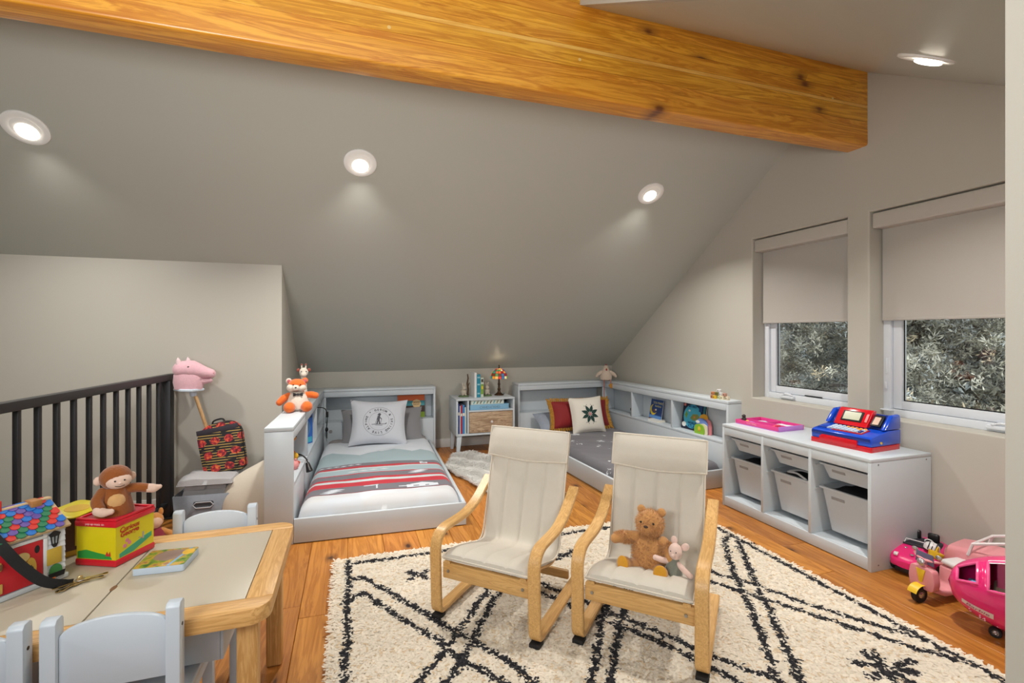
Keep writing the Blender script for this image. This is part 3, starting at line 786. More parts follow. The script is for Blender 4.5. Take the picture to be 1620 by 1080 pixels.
# ------------------------------------------------------------------ pillows
def pillow_fn(w_, h, t, pinch=.07, ex=.5):
    def zf_(u, v): return t*max(0, (1-abs(u)**2.6)*(1-abs(v)**2.6))**ex
    def f(u, v, sgn):
        x = w_/2*u*(1-pinch*(1-v*v)); y = h/2*v*(1-pinch*(1-u*u))
        return (x, y, sgn*zf_(u, v))
    return f, zf_
def pillow(b, w_, h, t, n=18, pinch=.07, wr=.0, ex=.5):
    f, _ = pillow_fn(w_, h, t, pinch, ex)
    for sgn in (1, -1):
        b.grid(lambda a, c: (lambda p: (p[0], p[1], p[2]+wr*math.sin(p[0]*31+p[1]*13)*(1-abs(2*a-1)**2)*(1-abs(2*c-1)**2)))(f(2*a-1, 2*c-1, sgn)), n, n)
    bmesh.ops.remove_doubles(b.bm, verts=b.bm.verts, dist=1e-5); return b
def on_pillow(me, w_, h, t, off=.0012, pinch=.07, ex=.5):
    """press a flat mesh (x,y) onto the pillow front"""
    _, zf_ = pillow_fn(w_, h, t, pinch, ex)
    for v in me.vertices:
        u = max(-.98, min(.98, v.co.x/(w_/2))); q = max(-.98, min(.98, v.co.y/(h/2)))
        v.co.z = zf_(u, q)+off+v.co.z*.5
def tilt(loc, lean, yaw, roll=0):
    return M.Translation(loc) @ Euler((0, 0, yaw)).to_matrix().to_4x4() @ Euler((PI/2-lean, 0, 0)).to_matrix().to_4x4() @ Euler((0, 0, roll)).to_matrix().to_4x4()
def cushion(name, label, mtx, w_, h, t, m, group=None, wr=.004, pinch=.07, cat='pillow', ex=.5):
    o = thing(name, label, cat, (0, 0, 0)); o.matrix_world = mtx
    if group: o['group'] = group
    pillow(B(), w_, h, t, 18, pinch, wr, ex).done('cushion_cover', m, o)
    return o
M_GREYP = mat('grey pillow cotton', (128, 127, 130), .9, sheen=.2, bump=.15, bscale=300)
M_LINEN = mat('pale grey linen', (194, 197, 204), .9, sheen=.2, bump=.2, bscale=340)
cushion('grey_pillow', 'plain grey pillow propped behind the printed pillow on the striped bed', tilt((.28, 4.66, .325), .55, -.03), .74, .36, .07, M_GREYP, wr=.008)
sp = cushion('throw_pillow', 'pale grey linen pillow printed with a skier in a round stamp, on the striped bed', tilt((.235, 4.46, .398), .40, -.02, -.04), .50, .41, .075, M_LINEN, pinch=.11, wr=.001)
M_INK = mat('charcoal print', (84, 84, 90), .9)
def stamp():
    bm = bmesh.new()
    def addme(me, mtx):
        me.transform(mtx); bm.from_mesh(me); bpy.data.meshes.remove(me)
    cy0 = -.005
    top = "STRUM & "; bot = "DRANG"
    ring = "GERUM & SKIING LIVE ALPINE * "
    Nn = len(ring)
    for i, ch in enumerate(ring):
        if ch == ' ': continue
        a = PI*.60-2*PI*i/Nn
        addme(text_mesh(ch, .026, .0004, .0006), M.Translation((.108*math.cos(a), cy0+.100*math.sin(a), 0)) @ Euler((0, 0, a-PI/2)).to_matrix().to_4x4())
    b = B(); b.bm.free(); b.bm = bm
    def ringp(R1, wd):
        n = 56
        vs = [(R*1.08*math.cos(2*PI*k/n), cy0+R*math.sin(2*PI*k/n), 0) for R in (R1, R1+wd) for k in range(n)]
        b._new(vs, [(k, (k+1) % n, n+(k+1) % n, n+k) for k in range(n)])
    ringp(.122, .0016); ringp(.078, .0012)
    def line(p, q, wd):
        p, q = V((*p, 0)), V((*q, 0)); d = (q-p).normalized(); s_ = V((-d.y, d.x, 0))*wd/2
        n = 6
        vs = [p.lerp(q, i/n)+e for i in range(n+1) for e in (s_, -s_)]
        b._new(vs, [(2*i, 2*i+1, 2*i+3, 2*i+2) for i in range(n)])
    for (p, q, wd) in (((-.062, -.034), (.062, -.030), .004), ((-.030, -.040), (.03, -.043), .003), ((.05, -.03), (.066, -.022), .004),     # skis
                       ((-.018, -.034), (-.008, .008), .011), ((.006, -.034), (-.002, .008), .011), ((-.006, .004), (-.002, .040), .022),
                       ((.0, .032), (.022, .012), .007), ((.022, .012), (.012, -.030), .003), ((-.012, .03), (-.032, -.030), .003),
                       ((-.014, .050), (.016, .054), .006)):
        line(p, q, wd)
    n = 14; vs = [(.002+.0115*math.cos(2*PI*k/n), .052+.013*math.sin(2*PI*k/n), 0) for k in range(n)]
    b._new(vs, [tuple(range(n))])
    me = b.mesh('print', 0, False); on_pillow(me, .50, .40, .075); return me
link_mesh('skier_print', stamp(), M_INK, sp)

M_GOLD = mat('gold fringe', (176, 128, 48), .85, bump=.5, bscale=180, var=.25, vscale=60)
M_REDV = mat('red velvet', (132, 8, 14), .7, sheen=.15)
rp = cushion('fringed_pillow', 'red velvet pillow with a gold fringe behind the white flower pillow', tilt((2.275, 4.60, .345), .35, .06, -.02), .68, .29, .075, M_REDV)
def fringe(b, w_, h, wd):
    n = 120; R = random.Random(4)
    for k in range(n):
        t = k/n*4; e = int(t); q = (t-e)*2-1
        cx, cy, nx, ny = [(q, -1, 0, -1), (1, q, 1, 0), (-q, 1, 0, 1), (-1, -q, -1, 0)][e]
        px, py = cx*w_/2*(1-.07*(1-cy*cy)), cy*h/2*(1-.07*(1-cx*cx))
        corner = max(0, abs(q)-.9)*10
        dx, dy = nx+corner*(cx if nx == 0 else 0)*.7, ny+corner*(cy if ny == 0 else 0)*.7
        b.tube([(px-dx*.01, py-dy*.01, 0), (px+dx*wd*.6, py+dy*wd*.6, .004*R.uniform(-1, 1)), (px+dx*wd, py+dy*wd, .010*R.uniform(-1, 1))], [.009, .010, .007], 5)
    return b
fringe(B(), .68, .29, .032).done('fringe', M_GOLD, rp)
wp = cushion('flower_pillow', 'white knitted pillow with a dark green holly flower, on the grey bed', tilt((2.285, 4.47, .355), .30, -.02, .03), .37, .37, .075, mat('cream knit', (224, 218, 206), .9, bump=.5, bscale=140, sheen=.2), wr=.0005)
M_HOLLY = mat('dark green yarn', (30, 58, 54), .9)
def flower():
    b = B()
    for k in range(8):
        a = PI/8+k*PI/4; ca, sa = math.cos(a), math.sin(a)
        st_ = [(.014, 0), (.027, .010), (.040, .017), (.056, .017), (.072, .012), (.096, 0)]
        pts = [(r_, w_*q) for r_, w_ in st_ for q in (1, 0, -1)]
        b._new([(p[0]*ca-p[1]*sa, p[0]*sa+p[1]*ca, 0) for p in pts], [f_ for i in range(5) for f_ in ((3*i, 3*i+1, 3*i+4, 3*i+3), (3*i+1, 3*i+2, 3*i+5, 3*i+4))])
        for s_ in (-1, 1):
            if k % 4 in (1, 2):
                b._new([(.085*ca+s_*.012*sa, .085*sa-s_*.012*ca, 0), (.100*ca+s_*.020*sa, .100*sa-s_*.020*ca, 0), (.098*ca+s_*.013*sa, .098*sa-s_*.013*ca, 0)], [(0, 1, 2)])
    me = b.mesh('print', 0, False); on_pillow(me, .37, .37, .075, .0035); return me
link_mesh('holly_flower', flower(), M_HOLLY, wp)
bb_ = B()
for k in range(5): bb_.ell((.010*math.cos(k*1.257), .010*math.sin(k*1.257), .078), .0055, None, 8, 6)
bb_.done('berries', mat('pink yarn', (206, 110, 120), .9), wp)
cushion('blue_grey_pillow', 'pale blue grey pillow at the head of the right bed, behind the red one', tilt((2.02, 4.67, .262), .95, .1), .42, .28, .06, mat('blue grey cotton', (150, 158, 172), .9, var=.15, vscale=30), wr=.006)

# ------------------------------------------------------------------ nightstand
M_RUSTIC = wood('rustic drawer wood', (208, 182, 152), (136, 104, 76), 0, 2.2, .55, knots=3, dark=(90, 66, 48), grain=16)
ns = thing('nightstand', 'white nightstand with a wood fronted drawer and splayed legs, between the beds', 'nightstand', (.965, 4.62, 0))
NW, ND = .595, .36
B().bx(0, NW, 0, ND, .531, .549, .003).done('top_board', M_WHITE, ns)
B().bx(0, .018, .002, ND, .19, .530, .002).done('side_board', M_WHITE, ns)
B().bx(NW-.018, NW, .002, ND, .19, .530, .002).done('side_board', M_WHITE, ns)
B().bx(.019, NW-.019, .002, ND, .19, .208, .002).done('bottom_board', M_WHITE, ns)
B().bx(.019, NW-.019, ND-.010, ND, .209, .530).done('back_board', M_WHITE, ns)
B().bx(.112, .126, .002, ND-.011, .209, .530, .001).done('divider', M_WHITE, ns)
B().bx(.127, NW-.019, .002, ND-.011, .418, .432, .001).done('shelf', M_WHITE, ns)
dr = B().bx(.130, NW-.022, .004, .022, .213, .414, .002).done('drawer', M_RUSTIC, ns)
B().lathe([(.006, 0), (.005, .010), (.012, .016), (.014, .024), (.009, .030), (0, .031)], 16).done('knob', mat('glass knob', (215, 205, 200), .15), dr, ((NW+.108)/2, .004, .318), (PI/2, 0, 0))
for (lx, ly, sx) in ((.035, .035, -1), (NW-.035, .035, 1), (.035, ND-.035, -1), (NW-.035, ND-.035, 1)):
    b = B(); t_ = .019
    b._new([(lx-.024, ly-.022, .19), (lx+.024, ly-.022, .19), (lx+.024, ly+.022, .19), (lx-.024, ly+.022, .19),
            (lx+sx*.014-.015, ly-.015, 0), (lx+sx*.014+.015, ly-.015, 0), (lx+sx*.014+.015, ly+.015, 0), (lx+sx*.014-.015, ly+.015, 0)],
           [(0, 1, 2, 3), (7, 6, 5, 4), (0, 4, 5, 1), (1, 5, 6, 2), (2, 6, 7, 3), (3, 7, 4, 0)])
    bmesh.ops.bevel(b.bm, geom=b.bm.edges[:], offset=.003, segments=2, affect='EDGES', profile=.5)
    b.done('leg', M_WHITE, ns)

# ------------------------------------------------------------------ books
M_PAGE = mat('book pages', (232, 226, 212), .9, bump=.3, bscale=400)
def book(label, loc, size, col, rot=(0, 0, 0), name='book', group=None, cat='book', art=None, cover=None, board=False):
    """size = width (x), thickness (y), height (z); front cover faces -y, spine at -x"""
    w_, t_, h = size
    o = thing(name, label, cat, loc, 0, group, rot)
    c = .0022; cm = cover or mat('book cover %d %d %d' % tuple(col), col, .45)
    b = B(); b.bx(0, w_, 0, c, 0, h, .0006, 1).bx(0, w_, t_-c, t_, 0, h, .0006, 1).bx(0, c, c, t_-c, 0, h)
    b.done('cover', cm, o)
    B().bx(c, w_-.003, c, t_-c, .003, h-.003).done('pages', M_PAGE, o)
    for i, (nm, m, pts) in enumerate(art or []):
        B().prism(pts, 'y', -.0006-.0003*i, 0).done(nm, m, o)
    return o
def circ(cx, cy, r, n=24, ry=None): return [(cx+r*math.cos(2*PI*k/n), cy+(ry or r)*math.sin(2*PI*k/n)) for k in range(n)]
def rect(x0, x1, z0, z1): return [(x0, z0), (x1, z0), (x1, z1), (x0, z1)]
def fl(name, c): return mat(name, c, .6)
# five upright books in the nightstand
xx = .965+.021
for (c, hh, t_, lb) in (((38, 58, 128), .290, .016, 'navy blue book, first from the left in the nightstand bay'),
                        ((196, 204, 212), .270, .009, 'thin pale grey book, second from the left in the nightstand bay'),
                        ((172, 40, 56), .275, .017, 'red spined book, third from the left in the nightstand bay'),
                        ((52, 128, 190), .278, .021, 'bright blue book, fourth from the left in the nightstand bay'),
                        ((204, 214, 206), .255, .014, 'pale green book, last on the right in the nightstand bay')):
    # spine towards the room: rotate so the spine faces -y
    o = book(lb, (xx, 4.64+.24, .209), (.24, t_, hh), c, (0, 0, -PI/2), group='upright books in the nightstand')
    o.location = (xx, 4.645+.0, .209); o.rotation_euler = (0, 0, PI/2); o.location.x = xx+t_
    B().bx(-.0006, .0004, .002, t_-.002, hh*.62, hh*.72).done('spine_band', fl('cream print', (226, 220, 206)), o)
    xx += t_+.0012
# two large books lying on the nightstand shelf
ob = book('pale blue book lying flat, lower of the two on the nightstand shelf', (1.10, 4.632, .4325), (.40, .052, .26), (128, 176, 206), (-PI/2, 0, 0), group='flat books on the nightstand shelf')
ob.rotation_euler = (PI/2, 0, 0); ob.location = (1.105, 4.635+.26, .4325)
# after the rotation local z -> -y (spine side towards the room is the lower edge): put lettering on the edge that faces the room
B().bx(.003, .397, .0015, .0505, .2575, .2604, .001).done('spine_cloth', mat('pale blue cloth', (128, 176, 206), .6), ob)
lt = letters('CANDYLAND', .034, fl('slate print', (92, 120, 140)), ob, (.2, .026, .2606), (0, 0, 0), extrude=.0003); lt.rotation_euler = (0, PI, PI); lt.rotation_euler = (PI, 0, 0)
ob2 = book('white book with teal and olive marks, upper of the two lying on the nightstand shelf', (1.10, 4.632, .4847), (.34, .044, .24), (214, 220, 212), (PI/2, 0, 0), group='flat books on the nightstand shelf')
ob2.location = (1.115, 4.642+.24, .4850)
B().bx(.003, .337, .0015, .0425, .2375, .2404, .001).done('spine_cloth', mat('pale mint cloth', (206, 218, 210), .6), ob2)
for k in range(9):
    B().prism([(.02+.034*k, .008), (.030+.034*k, .008), (.044+.034*k, .036), (.034+.034*k, .036)], 'z', .2404, .2409).done('spine_mark', fl(*[('teal print', (70, 150, 160)), ('olive print', (104, 104, 50)), ('dark print', (64, 58, 44))][k % 3]), ob2)
# three books standing between the bookends on top
for (x0, t_, h, c, lb) in ((1.165, .022, .245, (232, 232, 230), 'tall white book standing on the nightstand between the bookends'),
                           (1.189, .036, .228, (34, 136, 160), 'teal book standing on the nightstand between the bookends'),
                           (1.228, .030, .195, (196, 206, 190), 'pale book with a green picture spine, on the nightstand between the bookends')):
    o = book(lb, (x0+t_, 4.70, .549), (.17, t_, h), c, (0, 0, PI/2), group='books between the bookends')
    if c[0] == 34:
        for zz in (.03, .12, .19): B().bx(-.0006, .0004, .004, t_-.004, zz, zz+.015).done('spine_print', fl('pale aqua print', (150, 200, 212)), o)
    if c[0] == 196:
        B().bx(-.0008, .0004, .002, t_-.002, .03, .13).done('spine_picture', fl('leaf green print', (120, 160, 60)), o)
        B().bx(-.0012, .0004, .006, t_-.008, .08, .11).done('spine_picture', fl('yellow print', (226, 200, 60)), o)
        B().bx(-.0012, .0004, .004, t_-.006, .15, .18).done('spine_picture', fl('dark picture print', (60, 60, 54)), o)
def bunny_end(x, y, lab, branch):
    t = thing('bookend', lab, 'bookend', (x, y, .549), 0, 'rabbit bookends on the nightstand')
    pl_ = mat('cast pale stone', (190, 180, 164), .8, bump=.3, bscale=80); gm = mat('mossy green resin', (92, 112, 74), .8, var=.2)
    B().lathe([(.052, 0), (.054, .006), (.046, .014), (0, .016)], 18).done('base', gm, t)
    B().ell((0, 0, .045), (.030, .034, .036)).done('body', pl_, t)
    B().ell((0, -.016, .088), (.021, .023, .021)).done('head', pl_, t)
    for s_ in (-1, 1):
        B().ell((s_*.010, -.006, .120), (.007, .006, .022), (0, s_*.2, 0), 10, 8).done('ear', pl_, t)
        B().ell((s_*.016, -.026, .024), (.010, .018, .010)).done('paw', pl_, t)
    if branch:
        R = random.Random(1)
        bk = mat('bark brown resin', (96, 74, 54), .85, bump=.5, bscale=60)
        B().tube([(.045, .02, .010), (.05, .015, .07), (.042, .02, .13), (.05, .018, .185), (.044, .02, .225)], [.012, .010, .009, .008, .006], 8).tube([(.048, .017, .1), (.062, .010, .14)], [.006, .004], 6).done('tree_trunk', bk, t)
    return t
bunny_end(1.075, 4.79, 'pale rabbit bookend with a little brown tree, left end of the books on the nightstand', True)
bunny_end(1.315, 4.79, 'pale rabbit bookend on a green base, right end of the books on the nightstand', False)

# ------------------------------------------------------------------ stained glass lamp
lp = thing('table_lamp', 'small stained glass lamp with a bronze base on the nightstand', 'lamp', (1.452, 4.81, .549))
M_BRONZE = mat('dark bronze', (74, 54, 36), .4, .7)
B().lathe([(.050, 0), (.050, .006), (.040, .012), (.030, .020), (.018, .030), (.013, .05), (.018, .062), (.012, .075), (.010, .10), (.015, .112), (.010, .125), (.008, .165), (0, .166)], 20).done('base', M_BRONZE, lp)
B().lathe([(.006, .275), (.010, .282), (.006, .292), (.008, .305), (0, .325)], 12).done('finial', M_BRONZE, lp)
B().tube([(.03, .02, .006), (.07, .05, .004), (.09, .12, .004)], .0025, 6).done('cord', M_BLACKP, lp)
PAL = [(208, 58, 38), (230, 150, 50), (60, 130, 120), (236, 214, 160), (150, 30, 50), (70, 110, 150), (222, 110, 60), (240, 190, 110), (120, 60, 40), (96, 140, 80)]
def dome(u, v):
    a = 2*PI*u; r = .022+.066*math.sin(v*PI/2)**.9; z = .272-.100*(1-math.cos(v*PI/2))**.9
    return (r*math.cos(a), r*math.sin(a), z)
R = random.Random(12); nU, nV = 16, 5
by = {}
for i in range(nU):
    for j in range(nV):
        c = R.randrange(len(PAL)); b = by.setdefault(c, B())
        e = .06
        q = [dome((i+p)/nU, (j+s_)/nV) for p, s_ in ((e, e), (1-e, e), (1-e, 1-e), (e, 1-e))]
        cen = V((0, 0, .20)); n_ = [(V(p)-cen).normalized()*.002 for p in q]
        b._new([V(p)-d for p, d in zip(q, n_)]+[V(p)+d for p, d in zip(q, n_)], [(0, 1, 2, 3), (7, 6, 5, 4), (0, 4, 5, 1), (1, 5, 6, 2), (2, 6, 7, 3), (3, 7, 4, 0)])
shade_root = B().grid(dome, 32, 8, closed_u=True).done('lamp_shade', mat('lead came', (40, 32, 26), .5), lp)
for c, b in by.items(): b.done('glass_pieces', mat('lit glass %d' % c, PAL[c], .25, emis=.55), shade_root, kind='stuff')
pd = bpy.data.lights.new('lamp_bulb', 'POINT'); pd.energy = .12; pd.color = (1, .8, .55); pd.shadow_soft_size = .02
po = bpy.data.objects.new('lamp_bulb', pd); COL.objects.link(po); po.location = (1.452, 4.81, .549+.335)

# ------------------------------------------------------------------ bentwood armchairs
M_BIRCH = wood('birch veneer', (222, 178, 114), (200, 152, 90), 1, 2.0, .38, grain=12)
M_BIRCHX = wood('birch veneer across', (222, 178, 114), (200, 152, 90), 0, 2.0, .38, grain=12)
M_COTTON = mat('natural cotton', (208, 201, 188), .92, bump=.25, bscale=420, sheen=.15, var=.03, vscale=30)
M_PIPE = mat('natural cotton piping', (216, 207, 192), .9)
M_WEDGE = mat('black rubber foot', (22, 21, 22), .7)
def armchair(label, loc, ang):
    """origin: on the floor midway between the front feet; +y runs from the front to the back"""
    t = thing('armchair', label, 'armchair', loc, ang, 'bentwood children armchairs on the rug')
    side = fillet([(.50, .040), (.000, .026), (-.012, .352), (.27, .352), (.445, .462)], [.035, .085, .14], 8)
    for s_ in (-1, 1):
        X = s_*.217
        sf = B().ribbon(side, .021, X-.023, X+.023).done('side_frame', M_BIRCH, t)
        B().box((X, .012, .008), (.042, .045, .017), None, .003).done('foot', M_WEDGE, sf)
        B().box((X, .47, .014), (.042, .04, .026), None, .003).done('foot', M_WEDGE, sf)
    B().bx(-.192, .192, .006, .026, .168, .232, .003).done('front_rail', M_BIRCHX, t)
    B().bx(-.193, .193, .43, .448, .050, .088, .003).done('rear_stretcher', M_BIRCHX, t)
    B().bx(-.193, .193, .425, .441, .392, .440, .003).done('back_rail', M_BIRCHX, t)
    bolt = B()
    for bx_ in (-.165, .165): bolt.cyl((bx_, .0055, .20), (bx_, .001, .20), .006, seg=10)
    bolt.done('bolt_head', M_STEEL, t)
    pf = [(.00, .245), (.06, .252), (.17, .226), (.27, .200), (.335, .222), (.372, .33), (.420, .51), (.472, .700)]
    seat = smooth_path(pf, 7)
    def off(path, d):
        o_ = []
        for i, p in enumerate(path):
            a = V(path[max(i-1, 0)]); b = V(path[min(i+1, len(path)-1)]); tt = (b-a).normalized(); o_.append((p[0]-tt[1]*d, p[1]+tt[0]*d))
        return o_
    rail = off(seat, -.010)
    for s_ in (-1, 1): B().ribbon(rail, .014, s_*.168-.013, s_*.168+.013).done('seat_rail', M_BIRCH, t)
    # cushion
    nx = 36; W2 = .188; th = .028
    def gro(x): return sum(math.exp(-((x-g_)/.0035)**2) for g_ in (-.094, -.0, .094))
    b = B(); npth = len(seat)
    A = off(seat, .0)
    def cell(i, j, top):
        s_ = -1+2*i/nx; x = W2*s_
        e = math.sqrt(max(0, 1-abs(s_)**10)); vj = j/(npth-1); ee = math.sqrt(max(0, 1-abs(2*vj-1)**26))
        k = e*ee
        d = (th*k-.0065*gro(x)*k if top else 0)+(0 if top else .0)+.001
        q = off(seat[max(0, j-1):j+2] if 0 < j < npth-1 else seat, d)
        q = q[1] if 0 < j < npth-1 else (q[0] if j == 0 else q[-1])
        return (x*(1+.010*math.sin(vj*9)), q[0], q[1])
    for top in (True, False):
        vs = [cell(i, j, top) for j in range(npth) for i in range(nx+1)]
        b._new(vs, [(j*(nx+1)+i, j*(nx+1)+i+1, (j+1)*(nx+1)+i+1, (j+1)*(nx+1)+i) for j in range(npth-1) for i in range(nx)])
    bmesh.ops.remove_doubles(b.bm, verts=b.bm.verts, dist=.0012)
    cu = b.done('cushion', M_COTTON, t)
    ed = [(x_, *off(seat, .010)[j]) for x_, rng in ((-W2-.001, range(npth)), (W2+.001, range(npth-1, -1, -1))) for j in rng]
    B().tube(ed, .0035, 6, True).done('piping', M_PIPE, cu)
    # seam across the bend
    js = min(range(npth), key=lambda j: abs(seat[j][0]-.300)+abs(seat[j][1]-.205))
    # head pillow folded over the top of the back
    hp = [p for p in seat if p[1] > .545]
    hp = off(hp, .030)
    b = B(); n_ = len(hp)
    def hc(i, j, top):
        s_ = -1+2*i/24; v_ = -1+2*j/(n_-1); k = math.sqrt(max(0, (1-abs(s_)**5)*(1-abs(v_)**4)))
        q = off(hp, (.020*k+.004) if top else -.008); dz = -.006*(math.cos(s_*3)-.5) if j == 0 else 0
        return (s_*.196, q[j][0], q[j][1]+dz)
    for top in (True, False):
        vs = [hc(i, j, top) for j in range(n_) for i in range(25)]
        b._new(vs, [(j*25+i, j*25+i+1, (j+1)*25+i+1, (j+1)*25+i) for j in range(n_-1) for i in range(24)])
    # side walls joining the two faces
    for j in range(n_-1):
        for i in (0, 24): b._new([hc(i, j, True), hc(i, j, False), hc(i, j+1, False), hc(i, j+1, True)], [(0, 1, 2, 3)])
    for i in range(24):
        for j in (0, n_-1): b._new([hc(i, j, True), hc(i, j, False), hc(i+1, j, False), hc(i+1, j, True)], [(0, 1, 2, 3)])
    bmesh.ops.remove_doubles(b.bm, verts=b.bm.verts, dist=1e-4)
    hd = b.done('head_pillow', M_COTTON, t)
    loop = [hc(i, 0, True) for i in range(25)]+[hc(24, j, True) for j in range(1, n_)]+[hc(i, n_-1, True) for i in range(23, -1, -1)]+[hc(0, j, True) for j in range(n_-2, 0, -1)]
    B().tube(loop, .0042, 6, True).done('piping', M_PIPE, hd)
    # flap behind the back
    fb = off([p for p in seat if p[1] > .53], -.022)
    B().ribbon(fb, .006, -.186, .186).done('back_flap', M_COTTON, t)
    return t
A1 = -PI/4-.02
def chair_at(label, left, right):
    l, r = V(left), V(right); c_ = (l+r)/2; d = (r-l)
    return armchair(label, (c_.x, c_.y, .028), math.atan2(d.y, d.x))
chair_at('bentwood armchair with a cream cotton cushion, empty, nearer the striped bed', (.326, 1.983), (.650, 1.668))
chair_at('bentwood armchair with a cream cotton cushion, teddy bear sitting in it', (.800, 1.656), (1.120, 1.336))

# ------------------------------------------------------------------ storage cabinet with tubs
cb = thing('storage_cabinet', 'low white storage cabinet with three bays of slide-in tubs under the windows', 'cabinet', (2.445, 1.728, 0))
CW, CD, CH = 1.017, .44, .56
B().bx(0, CD, 0, CW, .542, CH, .002).done('top_board', M_WHITE, cb)
B().bx(0, CD, 0, .018, 0, .5415, .002).done('side_board', M_WHITE, cb)
B().bx(0, CD, CW-.018, CW, 0, .5415, .002).done('side_board', M_WHITE, cb)
B().bx(.002, .018, .0185, CW-.0185, .488, .5415, .002).done('top_fascia', M_WHITE, cb)
B().bx(.002, .018, .0185, CW-.0185, .004, .066, .002).done('plinth', M_WHITE, cb)
B().bx(.0185, CD-.01, .0185, CW-.0185, .050, .066).done('bottom_board', M_WHITE, cb)
B().bx(CD-.009, CD, .0185, CW-.0185, .01, .541).done('back_board', M_WHITE, cb)
bay = (CW-.018)/3
for k in (1, 2): B().bx(.001, CD-.010, k*bay, k*bay+.018, .067, .541, .002).done('divider', M_WHITE, cb)
scr = B()
for (sx, sz) in ((.05, .53), (.40, .53), (.05, .03)): scr.cyl((sx, .0, sz), (sx, -.0012, sz), .004, seg=10)
scr.done('screw_head', mat('grey screw', (130, 130, 132), .5, .6), cb)
rn = B()
for k in range(3):
    for y_ in (k*bay+.0181, (k+1)*bay-.0081):
        for z_ in (.447, .316): rn.bx(.03, CD-.03, y_, y_+.008, z_, z_+.006)
rn.done('runner', M_WHITE, cb)
M_TUB = mat('white tub plastic', (192, 200, 207), .38)
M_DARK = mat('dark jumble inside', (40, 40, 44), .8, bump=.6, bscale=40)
def tub(label, y_c, z0, z1, fill):
    W_ = bay-.040; t = thing('storage_tub', label, 'tub', (2.445, 1.728+y_c, 0), 0, 'white tubs in the storage cabinet')
    wt, wb, L = W_/2, W_/2-.035 if z1-z0 > .15 else W_/2-.02, .37
    x0, x1 = .055, .055+L
    def ringp(wy, xa, xb, z, r=.03):
        p = []
        for cx, cy, a0 in ((xb-r, wy-r, 0), (xa+r, wy-r, PI/2), (xa+r, -wy+r, PI), (xb-r, -wy+r, 1.5*PI)):
            for k in range(5): a = a0+k*PI/8; p.append((cx+r*math.cos(a), cy+r*math.sin(a), z))
        return p
    d = .025
    rings = [ringp(wb, x0+d, x1-d, z0), ringp(wb, x0+d, x1-d, z0+.001), ringp(wt, x0, x1, z1-.004), ringp(wt+.010, x0-.014, x1+.010, z1-.004), ringp(wt+.010, x0-.014, x1+.010, z1+.006), ringp(wt-.002, x0+.002, x1-.002, z1+.006), ringp(wb-.003, x0+d+.003, x1-d-.003, z0+.004)]
    b = B(); n_ = len(rings[0]); vs = [p for r_ in rings for p in r_]
    b._new(vs, [(i*n_+k, i*n_+(k+1) % n_, (i+1)*n_+(k+1) % n_, (i+1)*n_+k) for i in range(len(rings)-1) for k in range(n_)]+[tuple(range(n_))[::-1], tuple(range((len(rings)-1)*n_, len(rings)*n_))])
    body = b.done('tub_body', M_TUB, t, smooth=30)
    zh = z0+(z1-z0)*(.80 if z1-z0 > .15 else .62); f_ = (zh-z0)/(z1-z0); xs = x0+d*(1-f_)
    B().box((xs-.0005, wt*.30, zh), (.004, .075, .016), (0, -math.atan2(d, z1-z0), 0), .0015).done('grip_slot', mat('tub shadow grey', (150, 150, 153), .6), t)
    if fill:
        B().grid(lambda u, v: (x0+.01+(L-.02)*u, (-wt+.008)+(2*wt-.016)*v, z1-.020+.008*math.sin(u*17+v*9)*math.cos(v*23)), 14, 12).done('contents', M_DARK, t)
    return t
names = ['far bay beside the grey bed', 'middle bay', 'near bay beside the pink toys']
for k in range(3):
    yc = CW-(k+.5)*bay-.009
    tub('shallow white tub at the top, cabinet '+names[k], yc, .385, .462, False)
    tb = tub('deep white tub under a shallow one, cabinet '+names[k], yc, .100, .331, True)
    if k == 1:
        put_props(B().tube(smooth_path([(2.50, 1.728+yc-.10, .338), (2.52, 1.728+yc-.02, .352), (2.54, 1.728+yc+.06, .340), (2.60, 1.728+yc+.02, .352), (2.62, 1.728+yc-.08, .345), (2.55, 1.728+yc-.11, .350)], 6), .006, 8).done('toy_cable', mat('pale grey cable', (190, 190, 192), .5)), 'pale grey cable coiled on top of the middle deep tub', 'cable')

# ------------------------------------------------------------------ play table
M_PINE = wood('clear pine', (226, 180, 116), (198, 148, 84), 0, 1.6, .45, grain=10, knots=1.6, dark=(130, 84, 44))
M_PINEY = wood('clear pine across', (226, 180, 116), (198, 148, 84), 1, 1.6, .45, grain=10, knots=1.6, dark=(130, 84, 44))
M_PINEZ = wood('clear pine upright', (220, 174, 112), (190, 140, 78), 2, 1.6, .45, grain=10)
M_LAM = mat('cream laminate', (192, 183, 165), .4)
tbl = thing('play_table', 'pine children play table with two cream lift-out panels', 'table', (-.625, 1.695, 0))
TX, TY, TH = .425, .305, .48
def rail_poly(sgn):
    r = .055; e = .068
    p = [(-TX+e, sgn*(TY-e)), (TX-e, sgn*(TY-e))]
    return p
cor = []
for (cx, cy, a0) in ((TX-.055, TY-.055, 0), (-TX+.055, TY-.055, PI/2), (-TX+.055, -TY+.055, PI), (TX-.055, -TY+.055, 1.5*PI)):
    cor.append([(cx+.055*math.cos(a0+k*PI/16), cy+.055*math.sin(a0+k*PI/16)) for k in range(9)])
E_ = .066
B().prism([(-TX, TY-E_)]+list(reversed(cor[1]))[0:]+[] if False else ([(TX, TY-E_)]+cor[0]+cor[1]+[(-TX, TY-E_)]), 'z', TH-.042, TH, .003).done('long_rail', M_PINE, tbl)
B().prism(([(-TX, -TY+E_)]+cor[2]+cor[3]+[(TX, -TY+E_)]), 'z', TH-.042, TH, .003).done('long_rail', M_PINE, tbl)
